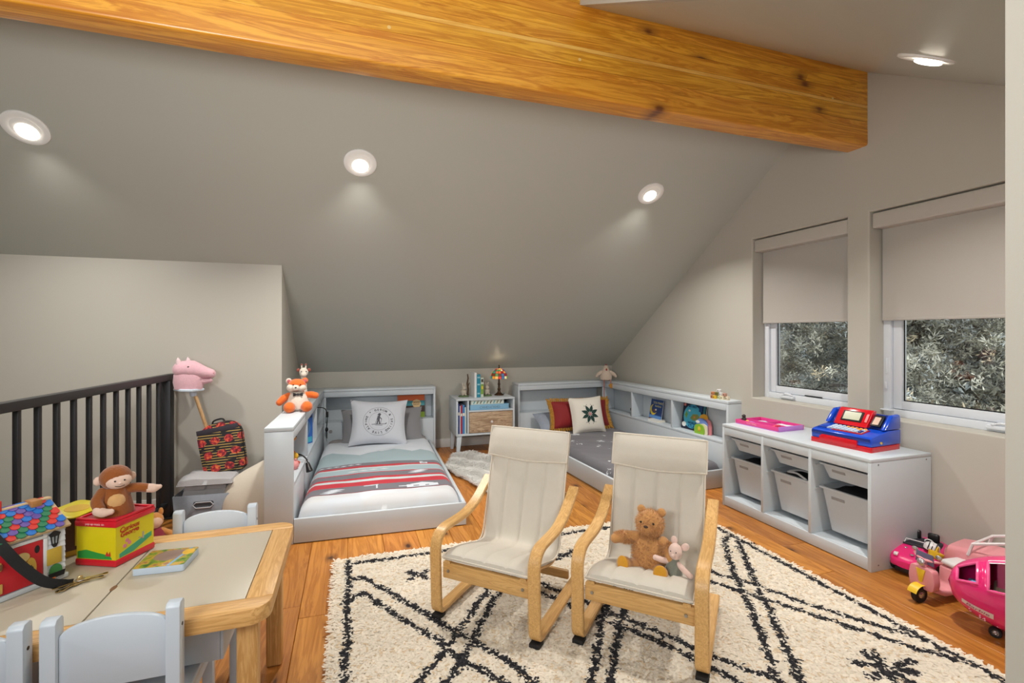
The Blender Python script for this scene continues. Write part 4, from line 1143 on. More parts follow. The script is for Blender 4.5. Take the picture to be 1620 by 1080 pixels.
for s_ in (-1, 1): B().bx(s_*TX-(0 if s_ < 0 else E_), s_*TX+(E_ if s_ < 0 else 0), -TY+E_+.0006, TY-E_-.0006, TH-.042, TH, .0025).done('short_rail', M_PINEY, tbl)
for s_ in (-1, 1): B().bx(min(s_*.002, s_*(TX-E_-.002)), max(s_*.002, s_*(TX-E_-.002)), -TY+E_+.002, TY-E_-.002, TH-.014, TH-.001, .0015).done('panel', M_LAM, tbl)
B().bx(-.02, .02, -TY+E_, TY-E_, TH-.04, TH-.0155).done('centre_batten', M_PINEY, tbl)
B().prism(circ(0, -.065, .007, 16, .016), 'z', TH-.0012, TH-.0006).done('finger_hole', mat('brown hole edge', (120, 84, 50), .7), tbl)
for sx in (-1, 1):
    for sy in (-1, 1):
        B().bx(sx*.365-.026, sx*.365+.026, sy*.235-.022, sy*.235+.022, 0, TH-.043, .008, 3).done('leg', M_PINEZ, tbl)
    B().bx(sx*.365-.010, sx*.365+.010, -.212, .212, TH-.10, TH-.043, .002).done('apron', M_PINEY, tbl)
tt = thing('table_tub', 'white plastic tub hung under the right end of the play table', 'tub', (-.42, 1.695, 0))
b = B(); hw, hl = .12, .20
for (dz, ex_) in ((0, 0),): pass
b.bx(-.085, .085, -.19, .19, .305, .312, .002); b.bx(-.093, -.085, -.20, .20, .305, .44, .002); b.bx(.085, .093, -.20, .20, .305, .44, .002); b.bx(-.085, .085, -.20, -.192, .305, .44, .002); b.bx(-.085, .085, .192, .20, .305, .44, .002)
b.done('tub_body', M_TUB, tt)
B().bx(-.100, .100, -.205, -.198, .425, .437, .002).bx(-.100, .100, .198, .205, .425, .437, .002).bx(.093, .103, -.205, .205, .425, .4375, .002).bx(-.103, -.093, -.205, .205, .425, .4375, .002).done('rim', M_TUB, tt)

# ------------------------------------------------------------------ white children chairs
M_CHAIR = mat('white painted wood', (198, 208, 218), .35)
def kid_chair(label, loc, rz):
    t = thing('kids_chair', label, 'chair', loc, rz, 'white children chairs at the play table')
    for s_ in (-1, 1):
        X = s_*.119
        b = B().prism([(-.019, 0), (.017, 0), (.017, .538), (.009, .545), (-.012, .545), (-.019, .536)], 'x', X-.015, X+.015, .0025)
        p = b.done('back_post', M_CHAIR, t)
        B().cyl((X+s_*.0148, -.001, .487), (X+s_*.0158, -.001, .487), .0045, seg=10).done('screw_cap', M_BLACKP, p)
        lg = B().bx(X-.014, X+.014, .275, .303, 0, .272, .003).done('front_leg', M_CHAIR, t)
        B().cyl((X+s_*.0138, .289, .225), (X+s_*.0148, .289, .225), .0045, seg=10).done('screw_cap', M_BLACKP, lg)
        B().bx(X-.009, X+.009, .018, .274, .232, .272, .002).done('side_rail', M_CHAIR, t)
    arch = [(-.104, .372), (.104, .372)]+[(.104*math.cos(k*PI/16), .498+.034*math.sin(k*PI/16)) for k in range(17)]
    B().prism(arch, 'y', -.008, .006, .0025).done('backrest', M_CHAIR, t)
    B().bx(-.134, .134, .020, .312, .273, .291, .005, 3).done('seat', M_CHAIR, t)
    B().bx(-.104, .104, .283, .297, .232, .272, .002).done('front_rail', M_CHAIR, t)
    return t
kid_chair('white child chair with arched back, pushed in at the table edge below the board book', (-.520, 1.366, 0), 0)
kid_chair('white child chair at the near side of the table, cut off by the left edge', (-.815, 1.366, 0), 0)
kid_chair('white child chair with an arched back on the far side of the play table', (-.470, 2.045, 0), PI)
# ================================================================== THINGS ON SHELVES, TOYS
def bed2_pt(lx, ly, z):
    c_, s_ = math.cos(.040), math.sin(.040); x, y = -lx, ly
    return (2.765+x*c_-y*s_, 3.055+x*s_+y*c_, z)
def bed1_pt(lx, ly, z):
    c_, s_ = math.cos(-.036), math.sin(-.036); return (-.306+lx*c_-ly*s_, 2.995+lx*s_+ly*c_, z)
YEL = fl('yellow print', (236, 200, 60)); WHT = fl('white print', (232, 232, 228)); DNAVY = fl('navy print', (26, 44, 84)); AQUA = fl('aqua print', (70, 176, 204)); GRN = fl('leaf green print', (120, 160, 60))
ORG = fl('orange print', (226, 120, 50)); BRN = fl('brown print', (120, 78, 48)); RED = fl('red print', (196, 40, 44)); SKY = fl('sky blue print', (90, 140, 200)); DK = fl('black print', (22, 22, 26)); PINKP = fl('pink print', (220, 130, 150))
TEALP = fl('teal print', (70, 150, 160)); CREAM = fl('cream print', (226, 220, 206))

# right bookcase: picture books facing the room
moon = [(.055+.052*math.cos(a), .105+.052*math.sin(a)) for a in [PI*.55+k*PI*1.25/18 for k in range(19)]]+[(.070+.046*math.cos(a), .116+.044*math.sin(a)) for a in [PI*1.78-k*PI*1.16/18 for k in range(19)]]
b1_ = book('blue picture book with a yellow crescent moon, standing in the middle of the right bookcase', bed2_pt(-.072, 1.085, .3385), (.185, .012, .205), (28, 66, 130), (-.18, 0, -PI/2+.04), cat='book',
           art=[('moon', YEL, moon), ('sleeping_figure', BRN, circ(.072, .098, .022, 16, .013)), ('pillow_print', WHT, circ(.090, .106, .012, 12, .009)), ('brown_edge', BRN, rect(.002, .07, .002, .022)), ('water_print', SKY, rect(.002, .183, .023, .050))])
for (txt, x_, z_, s_) in (('YOU MAKE', .112, .172, .030), ('Bedtime', .118, .142, .028)):
    letters(txt, s_, fl('moon yellow lettering', (228, 220, 140)), b1_, (x_, -.0012, z_), ZNEG, extrude=.0002)
o = book('small white book lying flat in front of the moon picture book', bed2_pt(-.030, 1.02, .3385), (.14, .022, .10), (222, 224, 220), (-PI/2, 0, -PI/2+.04)); o.rotation_euler = (PI/2, 0, -PI/2+.04); o.location = bed2_pt(-.118, 1.02, .3385)
B().bx(.002, .138, .001, .0205, .0985, .1006).done('spine_cloth', WHT, o)
b2_ = book('large world atlas picture book with a blue globe, near bay of the right bookcase', bed2_pt(-.085, .628, .3385), (.285, .014, .232), (22, 26, 52), (-.15, 0, -PI/2+.04),
           art=[('globe', AQUA, circ(.125, .118, .108, 32, .104)), ('land', fl('olive land', (130, 140, 70)), [(.10, .10), (.13, .14), (.19, .145), (.215, .12), (.19, .09), (.14, .085)]), ('land', GRN, [(.032, .12), (.05, .16), (.068, .13), (.052, .09)]),
                ('ice', WHT, circ(.085, .165, .013, 12, .009)), ('corner_star', fl('coral print', (220, 120, 110)), circ(.022, .212, .014, 8)), ('white_badge', WHT, circ(.035, .04, .026, 18, .022)), ('land', ORG, circ(.155, .115, .010, 8)), ('stripe', fl('deep blue', (30, 70, 120)), rect(.20, .24, .17, .228)), ('stripe', TEALP, rect(.255, .262, .12, .228)), ('stripe', TEALP, rect(.270, .276, .12, .228))])
for (txt, x_, z_, s_) in (('MY FIRST', .125, .202, .025), ('WORLD', .135, .060, .028), ('ATLAS', .135, .032, .036)):
    letters(txt, s_, fl('deep blue lettering', (20, 60, 120)), b2_, (x_, -.0045, z_), ZNEG, extrude=.0002, bold=.0006)
# shaped board book with animals: layered chunky cards
sb = thing('shaped_board_book', 'chunky animal shaped board book in front of the world atlas', 'book', bed2_pt(-.035, .395, .3385), -PI/2+.10)
lay = [('page_orange', (232, 170, 50), .046, [(.0, .02), (.0, .11), (.02, .15), (.055, .165), (.09, .155), (.10, .12), (.10, .02)]),
       ('page_pink', (210, 128, 132), .034, [(.06, 0), (.06, .10), (.10, .13), (.135, .12), (.15, .08), (.15, 0)]),
       ('page_blue', (112, 140, 206), .022, [(.0, .0), (-.004, .09), (.02, .125), (.06, .13), (.10, .115), (.12, .08), (.12, 0)]),
       ('page_cream', (226, 216, 186), .010, [(.04, 0), (.04, .08), (.08, .09), (.125, .075), (.128, 0)]),
       ('page_green', (140, 186, 52), -.002, [(.0, 0), (-.006, .04), (.01, .075), (.05, .085), (.09, .075), (.105, .04), (.10, 0)])]
for nm, c, y_, pts in lay:
    B().prism(fillet(pts+[pts[0]], .012, 4)[:-1], 'y', y_, y_+.009).done(nm, mat('card '+nm, c, .5), sb)
B().prism(circ(.052, .045, .015, 14, .019), 'y', -.0032, -.002).done('chick', YEL, sb)
B().prism(circ(.055, .030, .007, 10), 'y', -.0038, -.0032).done('chick_wing', ORG, sb)
B().prism(circ(.012, .095, .022, 12, .012), 'y', .0205, .022).done('sheep_face', WHT, sb)
put_props(B().box(bed2_pt(-.05, .045, .385), (.05, .035, .09), (0, 0, .04), .003).done('toy_box', mat('blue card box', (34, 126, 178), .5)), 'small blue box at the very end of the right bookcase, beside the storage cabinet', 'box')
# wooden blocks on top of the bookcase
blk = [(2.785, 3.235, .025, 0, (190, 120, 78), 'brown'), (2.783, 3.205, .026, 0, (226, 184, 50), 'yellow'), (2.80, 3.176, .026, 0, (196, 206, 158), 'pale green'), (2.800, 3.140, .030, 0, (226, 216, 184), 'cream'), (2.815, 3.104, .028, 0, (214, 202, 176), 'beige'),
       (2.80, 3.236, .024, 1, (196, 128, 84), 'tan'), (2.825, 3.195, .026, 1, (116, 118, 60), 'olive'), (2.826, 3.160, .026, 1, (214, 216, 214), 'white lettered'), (2.85, 3.13, .024, 1, (188, 140, 122), 'pinkish'), (2.836, 3.178, .024, 2, (222, 222, 224), 'topmost white')]
blk[5:] = [(2.790, 3.236, .024, 1, (196, 128, 84), 'tan'), (2.792, 3.190, .026, 1, (116, 118, 60), 'olive'), (2.800, 3.158, .026, 1, (214, 216, 214), 'white lettered'), (2.806, 3.122, .024, 1, (188, 140, 122), 'pinkish'), (2.796, 3.175, .024, 2, (222, 222, 224), 'topmost white')]
zlev = [.660, .6885, .7145]
for (x, y, s_, l, c, nm) in blk:
    o = thing('toy_block', '%s wooden block in the little pile on top of the right bookcase' % nm, 'block', (x, y, zlev[l]), .1*((x*997) % 2-1), 'wooden blocks on the bookcase')
    B().bx(-s_/2, s_/2, -s_/2, s_/2, 0, s_, .0025).done('cube', mat('block '+nm, c, .55), o)
    B().prism(circ(0, s_/2, s_*.26, 10), 'x', -s_/2-.0004, -s_/2+.0002).done('face_print', mat('block print '+nm, tuple(max(0, v*.62) for v in c), .6), o)

# plush helpers ---------------------------------------------------------------
def plush_mat(name, col, b_=.6, sc=140): return mat(name, col, .95, bump=b_, bscale=sc, sheen=.35, var=.10, vscale=70)
def E(name, m, parent, c, r, rot=None, label=None, u=18, v=12): return B().ell(c, r, rot, u, v).done(name, m, parent, label=label)
def limb(name, m, parent, pts, rad, n=5, seg=12):
    """tapering stuffed limb with rounded ends"""
    P = smooth_path([tuple(p) for p in pts], n); k = len(P)
    L = [0]
    for i in range(1, k): L.append(L[-1]+(V(P[i])-V(P[i-1])).length)
    rr_ = []
    for i in range(k):
        t = L[i]/L[-1]; f = t*(len(rad)-1); j = min(int(f), len(rad)-2); r = rad[j]+(rad[j+1]-rad[j])*(f-j)
        rr_.append(r)
    b = B(); b.tube(P, rr_, seg); b.ell(P[0], rr_[0], None, seg, 8); b.ell(P[-1], rr_[-1], None, seg, 8)
    return b.done(name, m, parent)
def fur(parent, shapes, n, length, tint, seed=1, wid=.0016):
    """short fur blades over a list of ellipsoids (centre, radii, euler)"""
    R = np.random.default_rng(seed); vs = []; per = n//len(shapes)
    for c, r, ro in shapes:
        d = R.normal(size=(per, 3)); d /= np.linalg.norm(d, axis=1, keepdims=True)
        r = np.array(r if not isinstance(r, (int, float)) else (r, r, r)); m = np.array(Euler(ro or (0, 0, 0)).to_matrix())
        p = (d*r) @ m.T+np.array(c); nn = (d/r) @ m.T; nn /= np.linalg.norm(nn, axis=1, keepdims=True)
        dr = nn+R.normal(size=(per, 3))*.55+np.array([0, 0, -.35]); dr /= np.linalg.norm(dr, axis=1, keepdims=True)
        s_ = np.cross(dr, R.normal(size=(per, 3))); s_ /= np.linalg.norm(s_, axis=1, keepdims=True)
        l = length*(.6+.8*R.random((per, 1)))
        vs.append(np.stack([p-nn*.002-s_*wid, p-nn*.002+s_*wid, p+dr*l], 1).reshape(-1, 3))
    vs = np.concatenate(vs); N = len(vs)//3
    me = bpy.data.meshes.new('fur'); me.vertices.add(N*3); me.vertices.foreach_set('co', vs.astype(np.float32).ravel())
    me.loops.add(N*3); me.loops.foreach_set('vertex_index', np.arange(N*3, dtype=np.int32)); me.polygons.add(N); me.polygons.foreach_set('loop_start', np.arange(0, N*3, 3, dtype=np.int32)); me.update(calc_edges=True)
    return link_mesh('fur', me, tint, parent, kind='stuff')

# teddy bear on the second armchair ------------------------------------------
BEAR = plush_mat('golden brown plush', (196, 142, 84)); PAD = plush_mat('mustard felt', (206, 146, 34), .2); BNOSE = mat('brown nose thread', (58, 36, 26), .6)
BEARF = mat('golden brown fur', (204, 150, 92), .95, sheen=.3, var=.18, vscale=40)
def on_seat(lx, ly):
    """seat point of the second armchair, in world coordinates (lx across, ly from front to back)"""
    l, r = V((.800, 1.656)), V((1.120, 1.336)); c_ = (l+r)/2; d = (r-l).normalized(); q = V((-d.y, d.x))
    p = c_+d*lx+q*ly; return (p.x, p.y)
A2 = math.atan2(-.32, .32)
bx_, by_ = on_seat(.002, .205)
tb = thing('teddy_bear', 'golden brown teddy bear with mustard foot pads sitting in the armchair', 'teddy bear', (bx_, by_, .262), A2-.10, rot=(-.16, 0, A2-.08))
E('body', BEAR, tb, (0, .0, .060), (.066, .056, .078))
hd = E('head', BEAR, tb, (0, -.012, .176), (.052, .047, .052))
for s_ in (-1, 1):
    E('ear', BEAR, hd, (s_*.040, .002, .222), (.017, .010, .017), (0, s_*.3, 0), u=12, v=8)
    E('eye', M_BLACKP, hd, (s_*.024, -.054, .184), .0045, u=8, v=6)
E('muzzle', BEAR, hd, (0, -.050, .162), (.027, .022, .021))
E('nose', BNOSE, hd, (0, -.070, .172), (.009, .006, .005), u=10, v=6)
limb('arm', BEAR, tb, [(-.052, -.008, .115), (-.085, -.022, .112), (-.128, -.040, .098)], [.022, .021, .019])
limb('arm', BEAR, tb, [(.052, -.008, .115), (.075, -.022, .092), (.090, -.035, .068)], [.022, .021, .019])
for s_, yy in ((-1, -.085), (1, -.095)):
    lg = limb('leg', BEAR, tb, [(s_*.042, -.030, .016), (s_*.062, -.062, .018), (s_*.070, yy, .026)], [.024, .024, .026])
    B().ell((s_*.072, yy-.022, .030), (.024, .006, .029), (0, 0, s_*.25)).done('foot_pad', PAD, lg)
fur(tb, [((0, 0, .060), (.066, .056, .078), None), ((0, 0, .060), (.066, .056, .078), None), ((0, -.012, .176), (.052, .047, .052), None), ((-.09, -.025, .109), (.045, .020, .020), (0, 0, .3)), ((.072, -.02, .094), (.030, .020, .026), (0, .7, 0)), ((0, -.050, .162), (.025, .018, .019), None)], 11000, .010, BEARF, 3, .0014)

# small pink plush in a grey green romper
PINKL = plush_mat('pale pink plush', (226, 196, 184), .2); ROMP = plush_mat('grey green knit', (124, 128, 116), .5, 220)
px_, py_ = on_seat(.098, .165)
pg = thing('pink_plush', 'small pale pink plush toy in a grey green romper, beside the teddy bear', 'plush toy', (px_, py_, .258), rot=(-.10, .05, A2-.20))
B().lathe([(.018, .0), (.032, .008), (.033, .030), (.026, .062), (.014, .084), (0, .088)], 18).done('romper', ROMP, pg)
ph = E('head', PINKL, pg, (.004, -.010, .112), (.025, .025, .031), (.2, 0, 0))
E('snout', PINKL, ph, (.004, -.034, .104), (.009, .007, .007), u=10, v=8)
for s_, a in ((-1, .15), (1, .75)):
    E('ear', PINKL, ph, (.004+s_*(.012+.018*(s_ > 0)), .004, .146-.012*(s_ > 0)), (.013, .005, .017), (0, s_*a, 0), u=12, v=8)
    E('eye', M_BLACKP, ph, (.004+s_*.010, -.033, .116), .0022, u=8, v=6)
limb('arm', PINKL, pg, [(-.018, -.006, .068), (-.040, -.020, .070), (-.062, -.030, .074)], [.010, .011, .010])
limb('arm', PINKL, pg, [(.018, -.006, .068), (.044, -.014, .056), (.068, -.018, .046)], [.010, .011, .010])
for s_ in (-1, 1): limb('foot', PINKL, pg, [(s_*.012, -.024, .008), (s_*.015, -.040, .010), (s_*.016, -.050, .013)], [.009, .010, .009])

# chicken with dangling legs at the corner of the right bed -------------------
HEN = plush_mat('cream pink plush', (206, 186, 168)); HENO = plush_mat('ochre felt', (178, 122, 44), .2); HENR = plush_mat('red felt', (160, 34, 40), .2)
ck = thing('plush_chicken', 'cream plush chicken with dangling ochre legs on the corner of the right bookcase', 'plush toy', (2.688, 4.80, .660), -.35)
B().lathe([(.035, 0), (.062, .015), (.066, .050), (.050, .095), (.032, .128), (.026, .150), (.014, .168), (0, .172)], 20).done('body', HEN, ck)
for s_ in (-1, 1): limb('wing', HEN, ck, [(s_*.050, -.005, .095), (s_*.085, -.012, .072), (s_*.105, -.016, .050)], [.020, .022, .014])
B().ell((0, -.008, .178), (.006, .016, .011)).ell((0, .008, .176), (.005, .012, .010)).done('comb', HENR, ck)
E('wattle', HENR, ck, (0, -.030, .118), (.012, .010, .014), u=10, v=8)
E('beak', HENO, ck, (0, -.032, .136), (.008, .012, .006), u=10, v=8)
for s_ in (-1, 1): E('eye', M_BLACKP, ck, (s_*.014, -.020, .150), .0035, u=8, v=6)
for (lx_, zz) in ((-.034, -.175), (.040, -.020)):
    lg = B().tube(smooth_path([(lx_, -.045, .012), (lx_, -.085, .004), (lx_-.004, -.098, zz*.5), (lx_, -.098, zz)], 5), .0045, 6).done('leg', plush_mat('coral cord', (170, 90, 70), .2), ck)
    B().prism([(lx_, zz+.005), (lx_+.030, zz-.020), (lx_, zz-.060), (lx_-.030, zz-.020)], 'y', -.103, -.093, .002).done('foot', HENO, lg)

# fox and giraffe on the left bookcase ----------------------------------------
FOXO = plush_mat('orange plush', (222, 106, 34)); FOXW = plush_mat('cream plush', (214, 204, 190)); GIRB = plush_mat('giraffe brown', (140, 72, 60), .3)
fx = thing('plush_fox', 'orange and cream plush fox sitting on the left bookcase', 'plush toy', (-.345, 3.62, .660), .12)
B().lathe([(.048, .0), (.072, .018), (.076, .055), (.062, .100), (.042, .130), (0, .140)], 22).done('body', FOXW, fx)
h_ = E('head', FOXO, fx, (-.004, -.014, .174), (.057, .050, .043))
E('cheek', FOXW, h_, (-.040, -.034, .158), (.030, .034, .026), (0, .2, 0)); E('cheek', FOXW, h_, (.022, -.040, .156), (.030, .028, .024), (0, -.2, 0))
E('snout', FOXW, h_, (-.014, -.060, .160), (.026, .028, .020))
E('nose', M_BLACKP, h_, (-.014, -.086, .164), (.007, .005, .005), u=8, v=6)
for s_ in (-1, 1):
    e_ = E('ear', FOXO if s_ > 0 else FOXW, h_, (s_*.050-.004, .0, .200), (.020, .010, .022), (0, s_*.4, 0), u=12, v=8)
    E('inner_ear', plush_mat('rose felt', (190, 96, 104), .2), e_, (s_*.050-.004, -.009, .200), (.012, .004, .014), (0, s_*.4, 0), u=10, v=6)
    E('eye', M_BLACKP, h_, (s_*.022-.006, -.062, .180), .0045, u=8, v=6)
    limb('arm', FOXO, fx, [(s_*.056, -.006, .105), (s_*.086, -.018, .088 if s_ < 0 else .104), (s_*.112, -.026, .062 if s_ < 0 else .098)], [.020, .024, .022])
    limb('leg', FOXO, fx, [(s_*.040, -.045, .026), (s_*.050, -.078, .030), (s_*.054, -.100, .036)], [.028, .034, .036])
bw = B(); bw.prism([(-.03, .128), (-.006, .118), (-.006, .112), (-.03, .102)], 'y', -.066, -.058, .002).prism([(.03, .128), (.006, .118), (.006, .112), (.03, .102)], 'y', -.066, -.058, .002).ell((0, -.064, .115), (.008, .006, .008), None, 8, 6)
bw.done('bow_tie', mat('black check ribbon', (44, 46, 50), .8, var=.4, vscale=120), fx)
gf = thing('plush_giraffe', 'cream spotted plush giraffe standing behind the orange fox', 'plush toy', (-.322, 3.80, .660), .1)
B().lathe([(.030, 0), (.040, .02), (.036, .07), (.022, .12), (.018, .18), (.017, .215), (0, .222)], 16).done('body', FOXW, gf)
h_ = E('head', FOXW, gf, (0, -.012, .246), (.030, .034, .034))
E('muzzle', FOXW, h_, (0, -.040, .232), (.020, .020, .018))
for s_ in (-1, 1):
    E('ear', GIRB, h_, (s_*.036, .0, .262), (.013, .007, .012), (0, s_*.6, 0), u=10, v=8)
    o = B().cyl((s_*.013, 0, .270), (s_*.014, .0, .298), .0045, .005, 8).done('horn', FOXW, h_)
    E('horn_tip', GIRB, o, (s_*.014, 0, .300), .0075, u=8, v=6)
    E('eye', M_BLACKP, h_, (s_*.015, -.040, .254), .004, u=8, v=6)
R = random.Random(6)
for k in range(9):
    a = -PI/2+R.uniform(-1.3, 1.3); z = R.uniform(.03, .20); r = .0405-.022*min(1, z/.15)
    E('spot', GIRB, gf, (r*math.cos(a), r*math.sin(a), z), (.008, .004, .009), (0, 0, a+PI/2), u=8, v=6)

# left bookcase cubbies: small giraffe toy, pink cup, blue box and cables
tg = thing('giraffe_toy', 'small yellow and orange giraffe toy in the near cubby of the left bookcase', 'toy', bed1_pt(-.075, .44, .3385), .7)
B().lathe([(.034, 0), (.036, .03), (.028, .07), (.02, .085), (0, .09)], 16).done('body', mat('orange toy rubber', (214, 108, 40), .5, var=.35, vscale=50), tg)
B().ell((0, -.025, .055), (.030, .024, .026)).done('bib', mat('yellow toy rubber', (232, 180, 40), .5), tg)
limb('neck', mat('amber toy rubber', (206, 140, 50), .5, var=.4, vscale=60), tg, [(0, 0, .08), (0, .002, .12), (0, 0, .15)], [.018, .015, .015])
h_ = E('head', mat('amber toy rubber', (206, 140, 50)), tg, (0, -.010, .172), (.022, .028, .020))
for s_ in (-1, 1):
    B().cyl((s_*.010, .004, .186), (s_*.012, .006, .206), .004, .005, 8).done('horn', mat('dark toy rubber', (70, 44, 30), .5), h_)
    E('eye', M_BLACKP, h_, (s_*.014, -.030, .180), .004, u=8, v=6)
    E('foot', mat('orange spot rubber', (190, 70, 34), .5), tg, (s_*.022, -.034, .012), (.014, .018, .012), u=10, v=8)
pc = thing('pink_squishy', 'round pink toy at the front of the near cubby of the left bookcase', 'toy', bed1_pt(-.055, .32, .3385))
B().lathe([(.030, 0), (.040, .012), (.042, .030), (.030, .050), (.012, .058), (0, .06)], 18).done('body', mat('pink toy rubber', (226, 150, 150), .5), pc)
for s_ in (-1, 1): E('ear', mat('pink toy rubber', (226, 150, 150)), pc, (s_*.022, -.008, .056), (.008, .006, .012), u=8, v=6)
bb1 = book('blue boxed picture book leaning in the middle cubby of the left bookcase', bed1_pt(-.055, 1.05, .3385), (.20, .030, .235), (36, 100, 190), (0, 0, 0),
           art=[('sky_circle', SKY, circ(.10, .12, .075, 24)), ('figure', WHT, [(.07, .09), (.075, .16), (.09, .13), (.11, .13), (.125, .16), (.13, .09)]), ('blue_band', DNAVY, rect(.01, .19, .195, .225)), ('ground', AQUA, rect(.01, .19, .01, .05))])
bb1.rotation_euler = (0, 0, .95); bb1.location = bed1_pt(-.125, .92, .3385)
cbm = M_BLACKP
put_props(B().tube(smooth_path([bed1_pt(-.10, 1.50, .52), bed1_pt(-.04, 1.62, .53), bed1_pt(.02, 1.74, .50), bed1_pt(.035, 1.80, .42), bed1_pt(.03, 1.81, .32), bed1_pt(.03, 1.82, .215)], 6), .004, 8).box(bed1_pt(.035, 1.79, .44), (.022, .022, .05), None, .004).ell(bed1_pt(.03, 1.80, .30), (.014, .014, .022)).done('power_cord', cbm), 'black cord hanging at the corner between the left bookcase and the headboard', 'cord')
put_props(B().tube(smooth_path([bed1_pt(-.12, .50, .37), bed1_pt(-.05, .50, .385), bed1_pt(.0, .47, .375), bed1_pt(.025, .46, .33)], 6), .004, 8).tube(smooth_path([bed1_pt(-.12, .58, .36), bed1_pt(-.04, .55, .375), bed1_pt(.015, .50, .345)], 6), .004, 8).cyl(bed1_pt(.018, .465, .335), bed1_pt(.035, .44, .285), .012, .022, 10).done('charger_cord', cbm), 'black charger cord with a plug hanging out of the near cubby of the left bookcase', 'cord')
# sockets on the headboards
for (p, rz, lab) in ((bed1_pt(.055, 1.867, .365), -.036, 'small grey round socket in the left headboard'),):
    o = thing('socket', lab, 'socket', (p[0], p[1]-.001, .40), rz); o.location = bed1_pt(.06, 1.8485, .27)
    B().lathe([(.016, 0), (.016, .003), (.010, .004), (0, .004)], 16).done('plate', mat('grey socket', (150, 150, 152), .5), o, rot=(PI/2, 0, 0))
for k, (ly, lab) in enumerate(((1.47, 'black round socket in the back of the right bookcase, nearer the headboard'), (1.40, 'black square switch in the back of the right bookcase, farther from the headboard'))):
    o = thing('socket', lab, 'socket', bed2_pt(-.1378, ly, .375), .040)
    (B().lathe([(.018, 0), (.016, .006), (0, .008)], 14) if k == 0 else B().bx(-.022, .022, -.014, .014, 0, .010, .003)).done('plate', M_BLACKP, o, rot=(PI/2, 0, -PI/2))
o = thing('socket', 'black plug at the left foot of the right headboard', 'socket', bed2_pt(.985, 1.8485, .205), .040)
B().bx(-.020, .020, -.022, 0, -.022, .022, .004).done('plug', M_BLACKP, o)
# brown and green banded book in the left headboard
g_ = book('picture book with orange, teal, brown and green bands, in the left headboard', bed1_pt(.675, 1.94, .3505), (.265, .016, .233), (64, 44, 36), (-.16, 0, -.036),
          art=[('orange_band', fl('burnt orange print', (222, 104, 50)), rect(.0, .265, .165, .222)), ('teal_band', TEALP, rect(0, .265, .115, .163)), ('green_band', fl('olive green print', (130, 160, 50)), rect(0, .265, 0, .052)), ('badge', fl('pale gold print', (222, 192, 140)), circ(.185, .135, .045, 8, .043)), ('small_star', PINKP, circ(.228, .075, .006, 6))])
for i, tx in enumerate(('GOOD', 'NIGHT')): letters(tx, .020, fl('brown lettering', (90, 58, 36)), g_, (.185, -.0030, .146-.020*i), ZNEG, extrude=.0002)

# toy tray on the cabinet ------------------------------------------------------
M_PK = mat('hot pink plastic', (226, 70, 140), .35); M_LIL = mat('lilac plastic', (196, 130, 214), .35)
tr = thing('toy_tray', 'shallow pink and lilac tray of small doll accessories on the cabinet', 'tray', (2.565, 2.395, .560), .06)
TW, TL, TZ = .235, .335, .030
B().bx(0, TW, 0, TL, 0, .004).done('tray_base', M_LIL, tr)
B().bx(0, .006, 0, TL, .0045, TZ, .001).bx(TW-.006, TW, 0, TL, .0045, TZ, .001).bx(.0065, TW-.0065, TL-.006, TL, .0045, TZ, .001).done('tray_wall', M_PK, tr)
B().bx(.0065, TW-.0065, 0, .006, .0045, TZ, .001).done('tray_wall', M_LIL, tr)
B().bx(.10, .105, .007, TL-.007, .0045, TZ-.004).bx(.106, TW-.007, .17, .175, .0045, TZ-.004).done('partition', M_PK, tr)
letters('CUTTING', .018, fl('pale pink lettering', (240, 170, 190)), tr, (-.0006, TL*.60, .017), XNEG, extrude=.0002)
def tray_item(label, cat, b, m, lx, ly):
    c_, s_ = math.cos(.06), math.sin(.06)
    o = b.done(label.split('|')[0], m, None, (2.565+lx*c_-ly*s_, 2.395+lx*s_+ly*c_, .565), (0, 0, .06)); put_props(o, label.split('|')[1], cat, 'doll accessories in the tray'); return o
PNK2 = mat('coral pink plastic', (216, 60, 90), .35); PALEB = mat('pale blue plastic', (196, 208, 222), .35)
tray_item('toy_shoe|pair of tiny coral pink shoes at the near front of the tray', 'toy', B().ell((-.012, 0, .012), (.010, .020, .012)).ell((.012, 0, .012), (.010, .020, .012)).ell((-.012, -.012, .020), (.008, .010, .012)).ell((.012, -.012, .020), (.008, .010, .012)), PNK2, .055, .060)
tray_item('toy_comb|long pale blue doll comb lying in the middle of the tray', 'toy', B().bx(-.010, .010, -.075, .075, .004, .012, .003).bx(-.030, -.011, -.03, .07, .004, .009, .002), PALEB, .055, .19)
tray_item('toy_mirror|pale blue doll mirror lying at the back of the tray', 'toy', B().cyl((0, 0, .002), (0, 0, .010), .030, .028, 18).bx(-.007, .007, -.085, -.02, .002, .010, .003), PALEB, .165, .26)
tray_item('toy_dress|white folded doll dress at the near back of the tray', 'toy', B().prism([(-.04, -.05), (.04, -.05), (.018, .01), (.03, .05), (-.03, .05), (-.018, .01)], 'z', .001, .014, .004), mat('white doll cloth', (216, 220, 226), .9), .17, .085)
tray_item('toy_penguin|small black, white and yellow bird toy standing at the far corner of the tray', 'toy', B().ell((0, 0, .022), (.016, .016, .022)).ell((0, 0, .048), (.012, .012, .012)).ell((-.012, 0, .05), (.010, .004, .004)), mat('bird toy', (52, 44, 40), .6, var=.3), .04, .30)
tray_item('toy_ball|small mustard ball beside the bird toy in the tray', 'toy', B().ell((0, 0, .014), .014), mat('mustard plastic', (214, 160, 60), .4), .030, .262)
tray_item('toy_brush|lilac doll brush lying in the far half of the tray', 'toy', B().bx(-.012, .012, -.02, .03, .002, .012, .004).bx(-.005, .005, -.06, -.019, .003, .010, .003), M_LIL, .075, .27)

